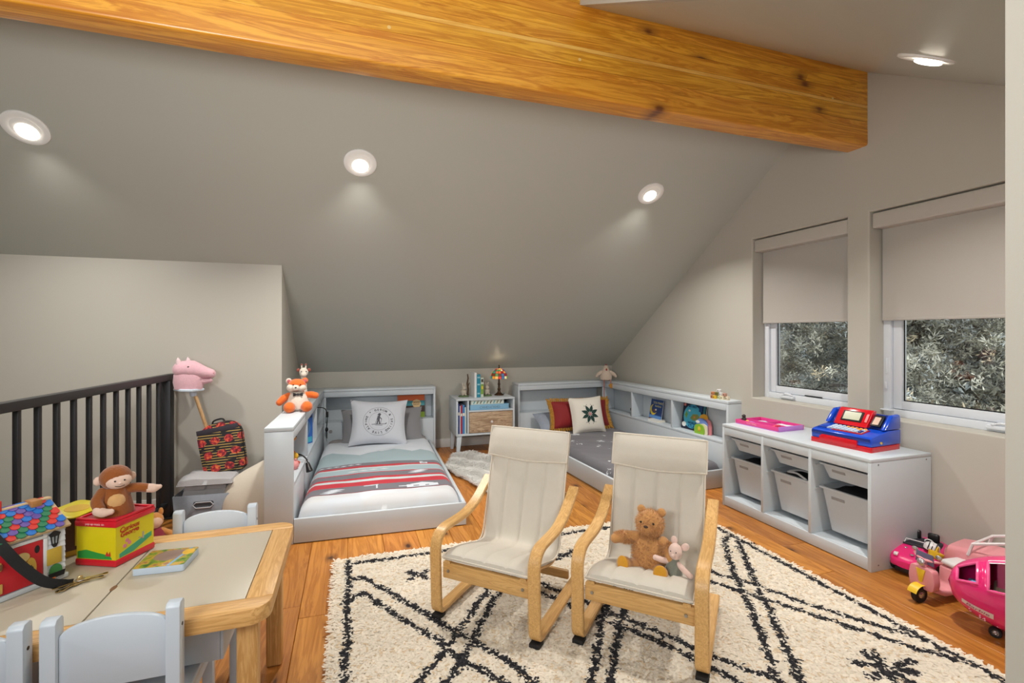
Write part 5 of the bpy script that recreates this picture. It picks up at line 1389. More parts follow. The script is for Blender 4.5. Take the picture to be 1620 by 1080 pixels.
# toy cash register --------------------------------------------------------------
RGB_ = mat('glossy blue plastic', (18, 74, 200), .18, coat=.4); RGD = mat('navy blue plastic', (16, 44, 130), .22, coat=.3); RGR = mat('glossy red plastic', (206, 16, 34), .2, coat=.4); RGW = mat('pale blue keys', (190, 208, 230), .3); RGO = mat('orange keys', (236, 150, 40), .35)
LCD = mat('lcd glass', (148, 150, 112), .25)
rg = thing('cash_register', 'red and blue toy cash register on the storage cabinet', 'toy', (2.562, 1.985, .560), rot=(0, 0, -PI/2+.085))
RW = .33
B().prism(fillet([(-RW/2, .02), (-RW/2, 0), (RW/2, 0), (RW/2, .02), (RW/2, .262), (-RW/2, .262), (-RW/2, .02)], .025, 4), 'z', 0, .026, .004).done('base', RGR, rg)
B().prism([(.004, .0265), (.004, .070), (.016, .078), (.128, .098), (.150, .104), (.262, .104), (.262, .0265)], 'x', -RW/2+.002, RW/2-.002, .006).done('body', RGB_, rg)
side_p = [(.120, .105), (.160, .150), (.192, .182), (.250, .186), (.262, .170), (.262, .105)]
B().prism(side_p, 'x', RW/2-.028, RW/2-.002, .008).done('housing', RGB_, rg)
B().prism(side_p, 'x', -RW/2+.002, -RW/2+.028, .008).done('housing', RGB_, rg)
B().prism([(.135, .105), (.205, .178), (.262, .172), (.262, .105)], 'x', -RW/2+.029, RW/2-.029, .004).done('housing_middle', RGD, rg)
scr_ang = math.atan2(.082, .052)
sc_ = B().prism([(.112, .1055), (.176, .196), (.206, .196), (.206, .105)], 'x', -.108, .074, .006).done('display_housing', RGR, rg)
sn = V((0, -.0905, .064)).normalized(); slope = math.atan2(.0905, .064)
def on_slope(t, off): # t along the slope from its foot
    d = V((0, .064, .0905)).normalized(); p = V((0, .112, .1055))+d*t+sn*off; return p
p = on_slope(.060, .0012); B().box((-.020, p.y, p.z), (.112, .066, .005), (slope, 0, 0), .002).done('screen_bezel', M_BLACKP, rg)
p = on_slope(.061, .0045); B().box((-.020, p.y, p.z), (.090, .050, .002), (slope, 0, 0)).done('screen', LCD, rg)
p = on_slope(.058, .004); B().box((.060, p.y, p.z), (.012, .05, .002), (slope, 0, 0)).done('red_highlight', mat('painted highlight red', (226, 70, 76), .3), rg)  # highlight on the red housing, painted as a lighter strip
p = V((.108, .160, .150)); B().box((.106, .158, .146), (.052, .012, .075), (-.75, 0, 0), .003).done('card_slot', M_BLACKP, rg)
B().box((.106, .149, .148), (.030, .003, .050), (-.75, 0, 0)).done('card', mat('tan card', (206, 176, 156), .5), rg)
kp = V((0, .112, .020)).normalized(); kang = math.atan2(.020, .112)
def deck(x_, y_): return (x_, y_, .078+(y_-.016)*.1786)
x_, y_, z_ = deck(.016, .068); B().box((x_, y_, z_+.001), (.165, .078, .006), (kang, 0, 0), .003).done('key_panel', mat('crimson plastic', (160, 22, 44), .35), rg)
x_, y_, z_ = deck(-.005, .074); B().box((x_, y_, z_+.0025), (.190, .066, .005), (kang, 0, 0), .002).done('key_plate', mat('silver grey plastic', (186, 196, 212), .3), rg)
kme = B().box((0, 0, .004), (.0165, .0125, .008), None, .0025).mesh('key')
kmo = B().box((0, 0, .004), (.0165, .0125, .008), None, .0025).mesh('key')
for r_ in range(4):
    for c_ in range(8):
        x_, y_, z_ = deck(-.078+c_*.0225, .048+r_*.0165)
        m_ = RGO if (r_ == 3 and c_ > 2) or (r_ == 2 and c_ == 6) else (RGD if c_ == 7 and r_ < 2 else RGW)
        link_mesh('key', B().box((0, 0, .004), (.0165, .0125, .008), None, .0025, 1).mesh('key'), m_, rg, (x_, y_, z_+.004), (kang, 0, 0))
x_, y_, z_ = deck(-.125, .045); B().box((x_, y_, z_+.001), (.055, .010, .004), (kang, 0, 0), .001).done('slot', RGD, rg)
B().prism([(-.112, .012), (.095, .012), (.095, .052), (-.098, .052), (-.112, .040)], 'y', -.004, .0045, .002).done('drawer_front', RGR, rg)
B().bx(-RW/2+.006, RW/2-.006, -.0005, .0042, .053, .070, .002).done('front_band', RGD, rg)
B().prism(circ(.085, .045, .007, 12), 'x', RW/2-.002, RW/2+.002).done('coin_button', mat('gold button', (220, 180, 60), .4), rg)

# ------------------------------------------------------------------ pink doll vehicles on the floor
HP = mat('hot pink car plastic', (226, 36, 116), .22, coat=.5); PP = mat('pale pink plastic', (222, 148, 154), .35); PB = mat('black tyre', (18, 18, 20), .7); CHR = mat('silver plastic', (196, 196, 200), .25, .8); YL = mat('yellow plastic', (224, 184, 40), .4); WP = mat('white plastic', (228, 226, 226), .3)
def super_loft(secs, n=28, caps=True):
    """secs: (y, half-width, z0, z1, exponent)"""
    b = B(); vs = []
    for (y, w_, z0, z1, e) in secs:
        cz, hz = (z0+z1)/2, (z1-z0)/2
        for k in range(n):
            a = 2*PI*k/n; ca, sa = math.cos(a), math.sin(a)
            vs.append((w_*math.copysign(abs(ca)**(2/e), ca), y, cz+hz*math.copysign(abs(sa)**(2/e), sa)))
    m = len(secs)
    ff = [(i*n+k, i*n+(k+1) % n, (i+1)*n+(k+1) % n, (i+1)*n+k) for i in range(m-1) for k in range(n)]
    if caps: ff += [tuple(range(n)), tuple(range((m-1)*n, m*n))[::-1]]
    b._new(vs, ff); return b
def wheel(parent, x, y, r, w_, hub=CHR):
    b = B().lathe([(r*.55, -w_/2), (r*.9, -w_/2), (r, -w_/2+.004), (r, w_/2-.004), (r*.9, w_/2), (r*.55, w_/2)], 22)
    o = b.done('wheel', PB, parent, (x, y, r), (0, PI/2, 0))
    B().lathe([(0, w_/2+.001), (r*.2, w_/2+.003), (r*.5, w_/2-.002), (r*.56, w_/2)], 18).lathe([(r*.56, -w_/2), (r*.5, -w_/2+.002), (r*.2, -w_/2-.003), (0, -w_/2-.001)], 18).done('hub', hub, o)
    return o
# convertible: nose towards -y in local space
car = thing('toy_car', 'hot pink toy convertible with a black cockpit, nose out beside the storage cabinet', 'toy car', (2.585, 1.640, 0), rot=(0, 0, -1.27))
car.scale = (1.08, 1.02, 1.08)
secs = [(-.012, .052, .034, .062, 3), (.0, .074, .028, .074, 3.2), (.030, .084, .024, .090, 3.6), (.08, .087, .024, .104, 3.8), (.125, .087, .024, .112, 4), (.20, .088, .024, .112, 4), (.255, .087, .026, .118, 3.8), (.285, .078, .032, .110, 3.4), (.295, .06, .042, .098, 3)]
super_loft(secs, 32).done('car_body', HP, car)
B().prism(fillet([(-.066, .128), (.066, .128), (.070, .16), (.066, .236), (-.066, .236), (-.070, .16), (-.066, .128)], .012, 4)[:-1], 'z', .106, .1185, .002).done('cockpit', mat('charcoal interior', (44, 42, 50), .6), car)
B().prism([(-.058, .105), (.058, .105), (.066, .128), (-.066, .128)], 'z', .108, .1165, .002).done('dashboard', mat('charcoal interior', (44, 42, 50)), car)
for s_ in (-1, 1):
    B().bx(s_*.034-.022, s_*.034+.022, .205, .224, .116, .158, .008, 3).done('seat_back', M_BLACKP, car)
    B().prism([(s_*.062, -.001), (s_*.046, -.004), (s_*.050, .030), (s_*.066, .026)], 'z', .0795, .088, .002).done('headlight', WP, car)
    for y_ in (.052, .235): wheel(car, s_*.078, y_, .034, .026)
B().bx(-.055, .055, -.014, .004, .014, .034, .004).done('grille', M_BLACKP, car)
B().ell((0, .028, .0925), (.008, .010, .002), None, 10, 6).ell((-.035, .075, .1035), (.006, .007, .002), None, 10, 6).done('badge', CHR, car)
B().tube([(-.05, .110, .117), (-.045, .122, .132), (.045, .122, .132), (.05, .110, .117)], .002, 6).done('windscreen_frame', WP, car)
ring_ = [(.034+.016*math.cos(2*PI*k/16), .142-.006*math.sin(2*PI*k/16), .134+.015*math.sin(2*PI*k/16)) for k in range(16)]
B().tube(ring_, .0025, 6, True).cyl((.034, .142, .134), (.034, .125, .118), .003, seg=6).done('steering_wheel', WP, car)
# scooter
so = thing('toy_scooter', 'pale pink toy scooter with a yellow mudguard in front of the pink convertible', 'toy scooter', (2.382, 1.475, 0), rot=(0, 0, -PI/2-.10))
wheel(so, 0, 0, .036, .022)
wheel(so, 0, .25, .036, .022)
B().grid(lambda u, v: (lambda a, x: (x, .043*math.cos(a), .037+.043*math.sin(a)))(PI*.18+u*PI*.62+.35, -.020+.040*v), 14, 4).done('mudguard', YL, so)
md = so.children[-1].modifiers.new('thick', 'SOLIDIFY'); md.thickness = .004
B().prism(fillet([(-.048, .060), (.048, .060), (.056, .100), (.046, .155), (-.046, .155), (-.056, .100), (-.048, .060)], .016, 4)[:-1], 'y', .010, .046, .008, 3).done('leg_shield', PP, so)
B().prism([(-.020, .146), (.020, .146), (.006, .088), (-.006, .088)], 'y', .006, .0105, .002).done('shield_badge', YL, so)
B().prism([(.040, .052), (.040, .070), (.13, .052), (.16, .062), (.165, .130), (.29, .135), (.305, .10), (.29, .050), (.2, .034), (.10, .030)], 'x', -.040, .040, .008, 3).done('scooter_body', PP, so)
B().bx(-.036, .036, .165, .29, .137, .160, .010, 3).done('saddle', WP, so)
B().tube(smooth_path([(-.058, .052, .192), (-.035, .036, .188), (0, .028, .184), (.035, .036, .188), (.058, .052, .192)], 5), .006, 8).cyl((0, .030, .150), (0, .028, .186), .012, .010, 10).done('handlebar', PP, so)
B().ell((0, .012, .176), (.018, .012, .016)).done('headlamp', CHR, so)
for s_ in (-1, 1): E('mirror', CHR, so, (s_*.050, .042, .212), (.014, .004, .010), u=10, v=8)
B().prism([(-.040, .166), (.040, .166), (.036, .215), (-.036, .215)], 'y', .030, .033, .001).done('windscreen', mat('smoke plastic', (96, 92, 120), .15), so)
# yellow bucket bag and a doll skirt lying on the car
yb = thing('toy_bag', 'small yellow toy bag lying between the pink car and the pale pink camper', 'toy', (2.655, 1.492, .155), rot=(.2, .3, .4))
yb.location = (2.60, 1.545, .128)
B().lathe([(.016, 0), (.026, .006), (.030, .032), (.026, .034), (.022, .010), (0, .009)], 18).done('bag_body', YL, yb)
B().tube([(.028*math.cos(PI*k/8), 0, .030+.026*math.sin(PI*k/8)) for k in range(9)], .003, 6).done('strap', YL, yb)
dl = thing('toy_helmet', 'white toy helmet with black stripes lying in the pink car', 'toy', (2.70, 1.62, .122), rot=(.3, .2, .5))
B().lathe([(.030, 0), (.033, .012), (.027, .030), (.012, .040), (0, .042)], 18).done('shell', WP, dl)
for k in range(3): B().tube([(.034*math.cos(a), .014*(k-1), .004+.036*math.sin(a)) for a in [PI*j/8 for j in range(9)]], .0022, 6).done('stripe', M_BLACKP, dl)
# pale pink camper behind
pc_ = thing('toy_camper', 'pale pink toy camper with a white windscreen frame, behind the scooter by the wall', 'toy car', (2.755, 1.36, 0), rot=(0, 0, .14))
pc_.scale = (1.1, 1.1, 1.12)
super_loft([(-.16, .076, .04, .165, 6), (-.145, .088, .028, .180, 8), (-.02, .090, .025, .186, 9), (.10, .090, .025, .186, 9), (.155, .087, .028, .178, 8), (.17, .076, .04, .160, 6)], 32).done('camper_body', PP, pc_)
B().tube([(-.088, .085, .165), (-.088, .070, .215), (-.086, -.03, .252), (.086, -.03, .252), (.088, .070, .215), (.088, .085, .165)], .006, 6).tube([(-.088, .070, .215), (.088, .070, .215)], .005, 6).done('windscreen_frame', WP, pc_)
B().bx(-.06, .06, -.10, -.06, .187, .25, .014, 3).done('seat', mat('magenta plastic', (206, 24, 100), .3), pc_)
B().bx(-.0925, -.088, -.02, .004, .09, .15, .002).done('door_handle', mat('rose plastic', (196, 110, 126), .4), pc_)
for s_ in (-1, 1):
    for y_ in (-.10, .10): wheel(pc_, s_*.078, y_, .034, .026)
# hot pink plane cabin with cut-out windows
hl_ = thing('toy_plane', 'hot pink toy plane cabin with two open windows, cut off by the wall at right', 'toy plane', (2.378, 1.340, 0), rot=(0, 0, 0))
ax = V((.46, -.888, 0)); hl_.rotation_euler = (0, 0, math.atan2(-.46, -.888)+0)
hl_.rotation_euler = (0, 0, math.atan2(ax.y, ax.x)-PI/2)      # local +y runs from nose to tail
NS, NA = 40, 48
HLEN = .60
def egg(u, v):
    """u around, v from nose to tail"""
    t = v; y = HLEN*t-.02
    w_ = .146*(math.sin(PI*min(1, .5*min(t/.42, 1)))**.44 if t < .42 else (1-.35*((t-.42)/.58)**2))
    hz = .148*(math.sin(PI*min(1, .5*min(t/.46, 1)))**.42 if t < .46 else (1-.45*((t-.46)/.54)**2))
    cz = .164+.01*t-.006*(1-min(1, t/.4))
    a = PI-2*PI*u; ca, sa = math.cos(a), math.sin(a); e = 2.35
    return (w_*math.copysign(abs(ca)**(2/e), ca), y, cz+hz*math.copysign(abs(sa)**(2/e), sa))
# windows on the -x side (towards the room): angle around u in [.40,.60] is the -x side
W1 = (2, 6, 14, 21); W2_ = (8, 14, 14, 22)
def win(i, j):
    for (j0, j1, i0, i1) in (W1, W2_):
        if j0 <= j < j1 and i0 <= i < i1: return True
    return False
b = B().grid(egg, NA, NS, skip=win, closed_u=True)
sh_ = b.done('cabin_shell', HP, hl_)
md = sh_.modifiers.new('thick', 'SOLIDIFY'); md.thickness = .005; md.offset = -1
for (j0, j1, i0, i1) in (W1, W2_):
    lp_ = [egg(i/NA, j0/NS) for i in range(i0, i1)]+[egg(i1/NA, j/NS) for j in range(j0, j1)]+[egg(i/NA, j1/NS) for i in range(i1, i0, -1)]+[egg(i0/NA, j/NS) for j in range(j1, j0, -1)]
    B().tube(lp_, .0055, 8, True).done('window_rim', mat('bright pink plastic', (240, 90, 150), .25, coat=.4), hl_)
B().prism([(-.05, .03), (.05, .03), (.09, .12), (.10, .50), (-.10, .50), (-.09, .12)], 'z', .142, .150, .002).done('cabin_floor', mat('plum plastic', (150, 30, 90), .5), hl_)
B().bx(-.055, .055, .085, .100, .151, .275, .008, 3).done('seat_back', mat('teal plastic', (12, 116, 124), .45), hl_)
B().bx(-.05, .070, .040, .080, .151, .172, .008, 3).ell((.04, .060, .178), (.028, .018, .016)).done('blue_blanket', mat('sky blue cloth', (130, 170, 214), .9), hl_)
B().bx(-.09, .100, .115, .26, .151, .176, .010, 3).done('cabin_bed', mat('cream cloth', (206, 196, 170), .9), hl_)
B().bx(-.012, -.004, .125, .36, .151, .290, .004).done('inner_wall', mat('rose film', (206, 90, 130), .3), hl_)
for (x_, y_) in ((-.05, .12), (.05, .12), (-.06, .40), (.06, .40)): wheel(hl_, x_, y_, .020, .020)
def on_egg(u, v, off=.001):
    p = V(egg(u, v)); pu = V(egg(u+.004, v))-p; pv = V(egg(u, v+.004))-p; n_ = pv.cross(pu).normalized()
    if n_.x*p.x < 0 and abs(p.x) > .02: n_ = -n_
    if abs(p.x) <= .02 and n_.z < 0: n_ = -n_
    return p+n_*off
def patch(name, m, u0, u1, v0, v1, off=.0012, k=8):
    return B().grid(lambda a, c: tuple(on_egg(u0+(u1-u0)*a, v0+(v1-v0)*c, off)), k, k).done(name, m, hl_)
patch('name_plate', mat('pale sticker', (222, 208, 206), .4), .550, .582, .075, .225, .0015)
lm = text_mesh('Barbie', .026, .0, .0003, shear=.2)
for v_ in lm.vertices:
    tt_ = .150+v_.co.x/HLEN*1.0; uu_ = .567-v_.co.y*.95
    q = on_egg(uu_, tt_, .0024); v_.co = q
lm.materials.clear(); link_mesh('lettering', lm, fl('rose lettering', (176, 70, 110)), hl_)
patch('roof_sticker', mat('white sticker', (226, 226, 232), .35), .275, .305, .20, .36, .0015)
patch('sticker_mark', fl('grey print', (120, 126, 134)), .284, .296, .25, .30, .0025, 4)
for k in range(9):
    R = random.Random(k+20); u_, v_ = .612+R.uniform(-.012, .03), .14+R.uniform(-.04, .05)
    E('sparkle', mat('pale pink sparkle', (246, 190, 214), .2), hl_, tuple(on_egg(u_, v_, .0008)), R.uniform(.0018, .0035), u=6, v=4)

# ------------------------------------------------------------------ corner by the railing
# fabric bin with folded blanket
FELT = mat('grey felt', (128, 132, 140), .95, bump=.3, bscale=200, var=.12, vscale=40)
bn = thing('felt_bin', 'grey felt storage bin on the floor beside the railing', 'bin', (-.845, 3.56, 0), -.06)
b = B(); bw_, bd_, bh_ = .165, .15, .200
def frustum(b, w0, d0, w1, d1, z0, z1): return b._new([(-w0, -d0, z0), (w0, -d0, z0), (w0, d0, z0), (-w0, d0, z0), (-w1, -d1, z1), (w1, -d1, z1), (w1, d1, z1), (-w1, d1, z1)], [(3, 2, 1, 0), (0, 1, 5, 4), (1, 2, 6, 5), (2, 3, 7, 6), (3, 0, 4, 7)])
frustum(b, bw_-.012, bd_-.01, bw_, bd_, 0, bh_)
ob_ = b.done('bin_body', FELT, bn); md = ob_.modifiers.new('thick', 'SOLIDIFY'); md.thickness = .008
B().prism(fillet([(-.055, .125), (.055, .125), (.055, .155), (-.055, .155), (-.055, .125)], .014, 5)[:-1], 'y', -.158, -.150).done('handle_slot', mat('dark slot', (60, 62, 68), .9), bn, rot=(-.05, 0, 0))
B().tube([(-.055, -.153, .140), (-.04, -.156, .124), (.04, -.156, .124), (.055, -.153, .140), (.04, -.150, .156), (-.04, -.150, .156)], .004, 6, True).done('handle_binding', mat('light grey binding', (170, 172, 176), .9), bn)
GB = mat('grey fleece blanket', (166, 164, 166), .95, sheen=.3, bump=.3, bscale=120)
fb_ = thing('folded_blanket', 'light grey blanket folded on top of the felt bin', 'blanket', (-.845, 3.555, .150), -.06)
for k in range(3):
    slab(-.135+.006*k, .135-.010*k, -.118+.008*k, .122, .0+.036*k, .040+.036*k, .018, 20, 18, .003, k, .010).done('fold', GB, fb_)
slab(-.150, .155, -.140, .125, .108, .140, .018, 22, 18, .004, 7, .016).done('fold', GB, fb_)
# beige floor cushion between the bin and the bed
CSH = mat('beige cotton canvas', (200, 190, 174), .95, bump=.2, bscale=200, var=.05, vscale=8, sheen=.2)
fc = thing('floor_cushion', 'large beige floor cushion slumped between the felt bin and the left bed', 'cushion', (-.462, 3.30, 0), 0)
def bag():
    b = B()
    def f(u, v):
        a = PI*(.5+.5*u)                      # from straight up round to the left
        k = (1-abs(2*v-1)**3.2)**.5
        r = 1+.035*math.sin(u*9+v*4)+.03*math.sin(v*13+u*5)
        return (min(-.004, .30*math.cos(a)*k*r*(1 if u < .9 else 1)), .02+.36*v, max(.0, .365*math.sin(a)**.75*k*r) if math.sin(a) > 1e-6 else 0)
    b.grid(f, 26, 26); return b
bag().done('cushion_cover', CSH, fc)
# backpack
def pack_mat():
    g = G('racing print'); X, Y, Z = g.xyz(g.coord())
    px2 = .082; pz2 = .086
    row = g.math('FLOOR', g.math('MULTIPLY', Z, 1/pz2)); 
    xo = g.math('ADD', X, g.math('MULTIPLY', row, .033))
    fx = g.math('SUBTRACT', g.math('FRACT', g.math('MULTIPLY', xo, 1/px2)), .5); fz = g.math('SUBTRACT', g.math('FRACT', g.math('MULTIPLY', Z, 1/pz2)), .5)
    n = g.noise(g.coord(), 55, 3)[0]
    r = g.math('ADD', g.math('ADD', g.math('POWER', g.math('MULTIPLY', fx, 2.7), 2), g.math('POWER', g.math('MULTIPLY', fz, 3.3), 2)), g.math('MULTIPLY', g.math('SUBTRACT', n, .5), 1.8))
    st = g.math('FRACT', g.math('MULTIPLY', g.math('ADD', Z, g.math('MULTIPLY', X, .12)), 1/.0165))
    yel = g.math('MULTIPLY', g.lt(st, .34), g.gt(g.noise(g.mapping(g.coord(), scale=(9, 9, 46)), 1.3, 1)[0], .44))
    col = g.mix(yel, srgb((26, 25, 30)), srgb((176, 144, 78)))
    red = g.ramp(n, [(.40, srgb((96, 24, 40))), (.52, srgb((190, 44, 50))), (.66, srgb((226, 126, 60)))])
    col = g.mix(g.lt(r, .9), col, red)
    g.base(col); g.rough(.7); return g.m
bp = thing('backpack', 'small dark backpack with red and yellow print, leaning on the wall above the felt bin', 'backpack', (-.775, 3.572, .283), rot=(-.13, -.20, -.12))
oct_ = fillet([(-.118, .02), (-.118, 0), (.118, 0), (.124, .10), (.128, .27), (.085, .325), (-.06, .325), (-.128, .265), (-.124, .10), (-.118, .02)], .035, 5)
B().prism(oct_, 'y', 0, .075, .018, 4).done('pack_body', pack_mat(), bp)
B().prism(fillet([(-.09, .02), (-.09, .015), (.09, .015), (.095, .15), (-.095, .15), (-.09, .02)], .03, 5), 'y', -.014, .004, .008, 3).done('front_pocket', MATS.get('racing', bp.children[0].data.materials[0]), bp)
B().tube([(p[0]*1.0, .036, p[1]) for p in oct_], .004, 6, True).done('zip', M_BLACKP, bp)
B().tube(smooth_path([(-.045, .05, .322), (-.03, .05, .345), (.02, .05, .348), (.035, .05, .322)], 5), .006, 6).done('grab_handle', M_BLACKP, bp)
B().bx(-.126, .126, -.001, .006, .268, .300, .002).done('top_panel', mat('plum nylon', (48, 42, 52), .7), bp)
# hobby horse
HPK = plush_mat('soft pink plush', (222, 176, 186), .25); 
hh = thing('hobby_horse', 'soft pink hobby horse on a wooden stick leaning by the end of the railing', 'toy', (-.970, 3.715, 0), rot=(0, 0, 0))
B().cyl((.20, .075, .008), (-.005, -.03, .80), .011, .011, 12).done('stick', wood('pale dowel', (214, 176, 128), (190, 148, 100), 2, 2, .5), hh)
hb = B(); hb.lathe([(.040, .0), (.080, .006), (.090, .05), (.088, .10), (.070, .150), (.03, .172), (0, .176)], 24)
for v_ in hb.bm.verts: v_.co.y *= .62
hb.done('neck', HPK, hh, (-.035, -.035, .815), (0, .04, 0))
h_ = limb('head', HPK, hh, [(-.070, -.035, .950), (-.015, -.037, .948), (.050, -.040, .930), (.092, -.042, .920)], [.056, .060, .044, .031], 6, 18)
limb('lower_jaw', HPK, h_, [(.005, -.040, .892), (.045, -.042, .874), (.088, -.044, .876)], [.030, .023, .016], 5, 14)
B().tube([(-.112, -.035, .822), (-.06, -.085, .818), (0, -.092, .816), (.045, -.035, .818), (.0, .015, .816), (-.06, .02, .818)], .010, 8, True).done('hem', plush_mat('pale blue plush', (196, 208, 220), .2), hh)
B().cyl((-.008, -.031, .775), (-.012, -.032, .812), .019, .022, 14).done('ferrule', mat('pale blue plastic', (196, 206, 218), .5), hh)
for (ex_, ey) in ((-.082, -.060), (-.040, -.012)): B().lathe([(.016, 0), (.013, .025), (0, .048)], 12).done('ear', plush_mat('pale pink felt', (224, 196, 200), .2), h_, (ex_, ey, .985), (0, -.15, 0))
E('eye', BNOSE, h_, (-.022, -.090, .968), (.007, .004, .007), u=10, v=8)
E('nostril', mat('rose felt dot', (200, 120, 126), .9), h_, (.112, -.062, .924), (.005, .003, .004), u=8, v=6)
B().tube([(.045, -.072, .898), (.07, -.071, .895), (.10, -.064, .897)], .002, 6).done('mouth_line', mat('mauve thread', (150, 96, 110), .9), h_)
# small dolls on the floor behind the table
dm = thing('rag_doll', 'rag doll with an orange hood and dark red dress on the floor past the table', 'doll', (-1.035, 3.20, 0), .5)
B().lathe([(.060, 0), (.064, .03), (.042, .085), (.022, .105), (0, .11)], 18).done('dress', plush_mat('dark red dress', (136, 32, 52)), dm)
h_ = E('head', plush_mat('doll skin', (222, 186, 160), .1), dm, (0, -.004, .135), (.034, .032, .036))
B().ell((0, .008, .142), (.042, .036, .043)).done('hood', plush_mat('amber plush', (206, 140, 72)), h_)
for s_ in (-1, 1):
    limb('arm', plush_mat('amber plush', (206, 140, 72)), dm, [(s_*.03, -.01, .085), (s_*.065, -.025, .060), (s_*.080, -.035, .030)], [.014, .016, .016])
    E('ear', plush_mat('amber plush', (206, 140, 72)), h_, (s_*.028, .006, .185), (.012, .008, .022), u=10, v=8)
rt = thing('roly_toy', 'red and white roly-poly toy on the floor at the foot of the railing post', 'toy', (-1.085, 3.16, 0))
rt.location = (-1.12, 3.02, .0)
B().lathe([(.02, 0), (.045, .012), (.05, .045), (.035, .085), (.02, .10), (0, .102)], 18).done('body', mat('white toy plastic', (220, 216, 220), .4), rt)
E('cap', mat('coral red plastic', (214, 64, 44), .4), rt, (0, 0, .128), (.040, .040, .034))
E('face', mat('pale face plastic', (226, 196, 176), .4), rt, (.01, -.030, .112), (.022, .012, .018), u=12, v=8)

# ------------------------------------------------------------------ on the play table
TZ_ = .480
# lock house
hs_ang = math.atan2(.79, .613)
ho = thing('lock_house', 'toy lock house with a multicoloured shingle roof and red door on the play table', 'toy house', (-.787, 1.748, TZ_), rot=(0, 0, hs_ang))
# local: front wall on the -y side, x runs from left (negative) to 0 at the right corner
HL_, HD_ = .30, .17
SID = mat('white clapboard', (214, 218, 222), .5)
B().bx(-HL_, 0, 0.002, HD_, .014, .158).done('wall', SID, ho)
B().bx(-HL_-.006, .006, -.006, HD_+.006, 0, .0135, .002).done('base', mat('pale grey base', (196, 202, 208), .5), ho)
for k in range(9):
    z = .016+k*.0155
    for (x0, x1) in ((-HL_, -.155), (-.052, 0)): B().prism([(0.002, z), (-.0022, z), (.001, z+.0152), (0.002, z+.0152)], 'x', x0, x1).done('clapboard', SID, ho)
B().prism([(0.002, .158), (HD_, .158), (HD_/2, .212)], 'x', -HL_, 0).done('gable', SID, ho)
rp0 = V((0, -.014, .150)); rp1 = V((0, HD_/2, .214)); rd = (rp1-rp0); rl_ = rd.length; ra = math.atan2(rd.z, rd.y)
B().box((-HL_/2, (rp0.y+rp1.y)/2, (rp0.z+rp1.z)/2), (HL_+.014, rl_, .008), (ra, 0, 0), .001).done('roof_board', mat('roof ply', (206, 180, 140), .6), ho)
B().box((-HL_/2, HD_-(rp0.y+rp1.y)/2, (rp0.z+rp1.z)/2), (HL_+.014, rl_, .008), (-ra, 0, 0), .001).done('roof_board', mat('roof ply', (206, 180, 140), .6), ho)
SHC = [mat('shingle red', (206, 52, 44), .4), mat('shingle blue', (30, 112, 196), .4), mat('shingle green', (40, 122, 84), .4), mat('shingle purple', (104, 82, 160), .4)]
sw_ = .0215; nrow = 7
shp = [(-sw_/2+.0006, .016), (-sw_/2+.0006, .0)]+[(-(sw_/2-.0006)*math.cos(PI*k/8), -.0105*math.sin(PI*k/8)) for k in range(1, 8)]+[(sw_/2-.0006, 0), (sw_/2-.0006, .016)]
SHM = []
for m_ in SHC:
    me = B().prism(shp, 'z', 0, .0024).mesh('shingle'); me.materials.append(m_); SHM.append(me)
R = random.Random(8)
for r_ in range(nrow):
    t = (r_+.55)/nrow; p = rp0+rd*t
    for c_ in range(15):
        x_ = -HL_-.008+(c_+.5+(r_ % 2)*.5)*sw_
        if x_ > -.002 or x_ < -HL_-.01: continue
        nn = V((0, -math.sin(ra), math.cos(ra)))*(.0060+.0004*(r_ % 2))
        link_mesh('shingle', SHM[(c_*2+r_*3+R.randrange(2)) % 4], None, ho, (x_, p.y+nn.y, p.z+nn.z), (ra-.13, 0, 0))
B().bx(-HL_-.01, .008, HD_/2-.010, HD_/2+.010, .212, .222, .003).done('ridge_board', mat('roof ply', (206, 180, 140)), ho)
B().bx(-.048, -.022, HD_/2-.026, HD_/2+.012, .206, .226, .003).done('latch_block', mat('tan leather', (176, 122, 66), .6), ho)
B().bx(-.150, -.105, HD_/2-.012, HD_/2+.030, .206, .246, .003).done('chimney', mat('chimney red', (204, 48, 46), .4), ho)
fr = mat('white door trim', (222, 224, 226), .5)
B().bx(-.165, -.156, -.004, .002, .016, .130, .001).bx(-.052, -.043, -.004, .002, .016, .130, .001).bx(-.165, -.043, -.004, .002, .131, .140, .001).done('door_frame', fr, ho)
dr_ = B().bx(-.155, -.053, -.003, .002, .016, .130, .001).done('door', mat('door red', (192, 26, 40), .4), ho)
OCH = mat('ochre ply', (220, 178, 76), .5)
B().prism(circ(-.082, .062, .012, 18, .030), 'y', -.009, -.003).done('door_plate', OCH, dr_)
B().tube([(-.082+.004*math.cos(PI*k/6), -.0105, .060+.008*math.sin(PI*k/6)) for k in range(7)], .0013, 6).tube([(-.082, -.0105, .052), (-.082, -.0105, .072)], .0012, 6).done('clasp', M_BLACKP, dr_)
B().prism(circ(-.100, .098, .016, 20, .013), 'y', -.008, -.003).done('door_disc', mat('pale ochre ply', (222, 196, 130), .5), dr_)
B().prism(circ(-.066, .108, .006, 12, .011), 'y', -.0034, -.003).done('keyhole', DK, dr_)
B().bx(-.172, -.142, -.008, -.003, .082, .104, .002).done('hinge_plate', mat('golden ply', (206, 166, 84), .5), dr_)
B().bx(-.172, -.140, -.008, -.003, .022, .048, .002).done('hinge_plate', mat('golden ply', (206, 166, 84)), dr_)
B().bx(-.150, -.142, -.012, -.008, .086, .100, .001).done('hinge_pin', BRN, dr_)
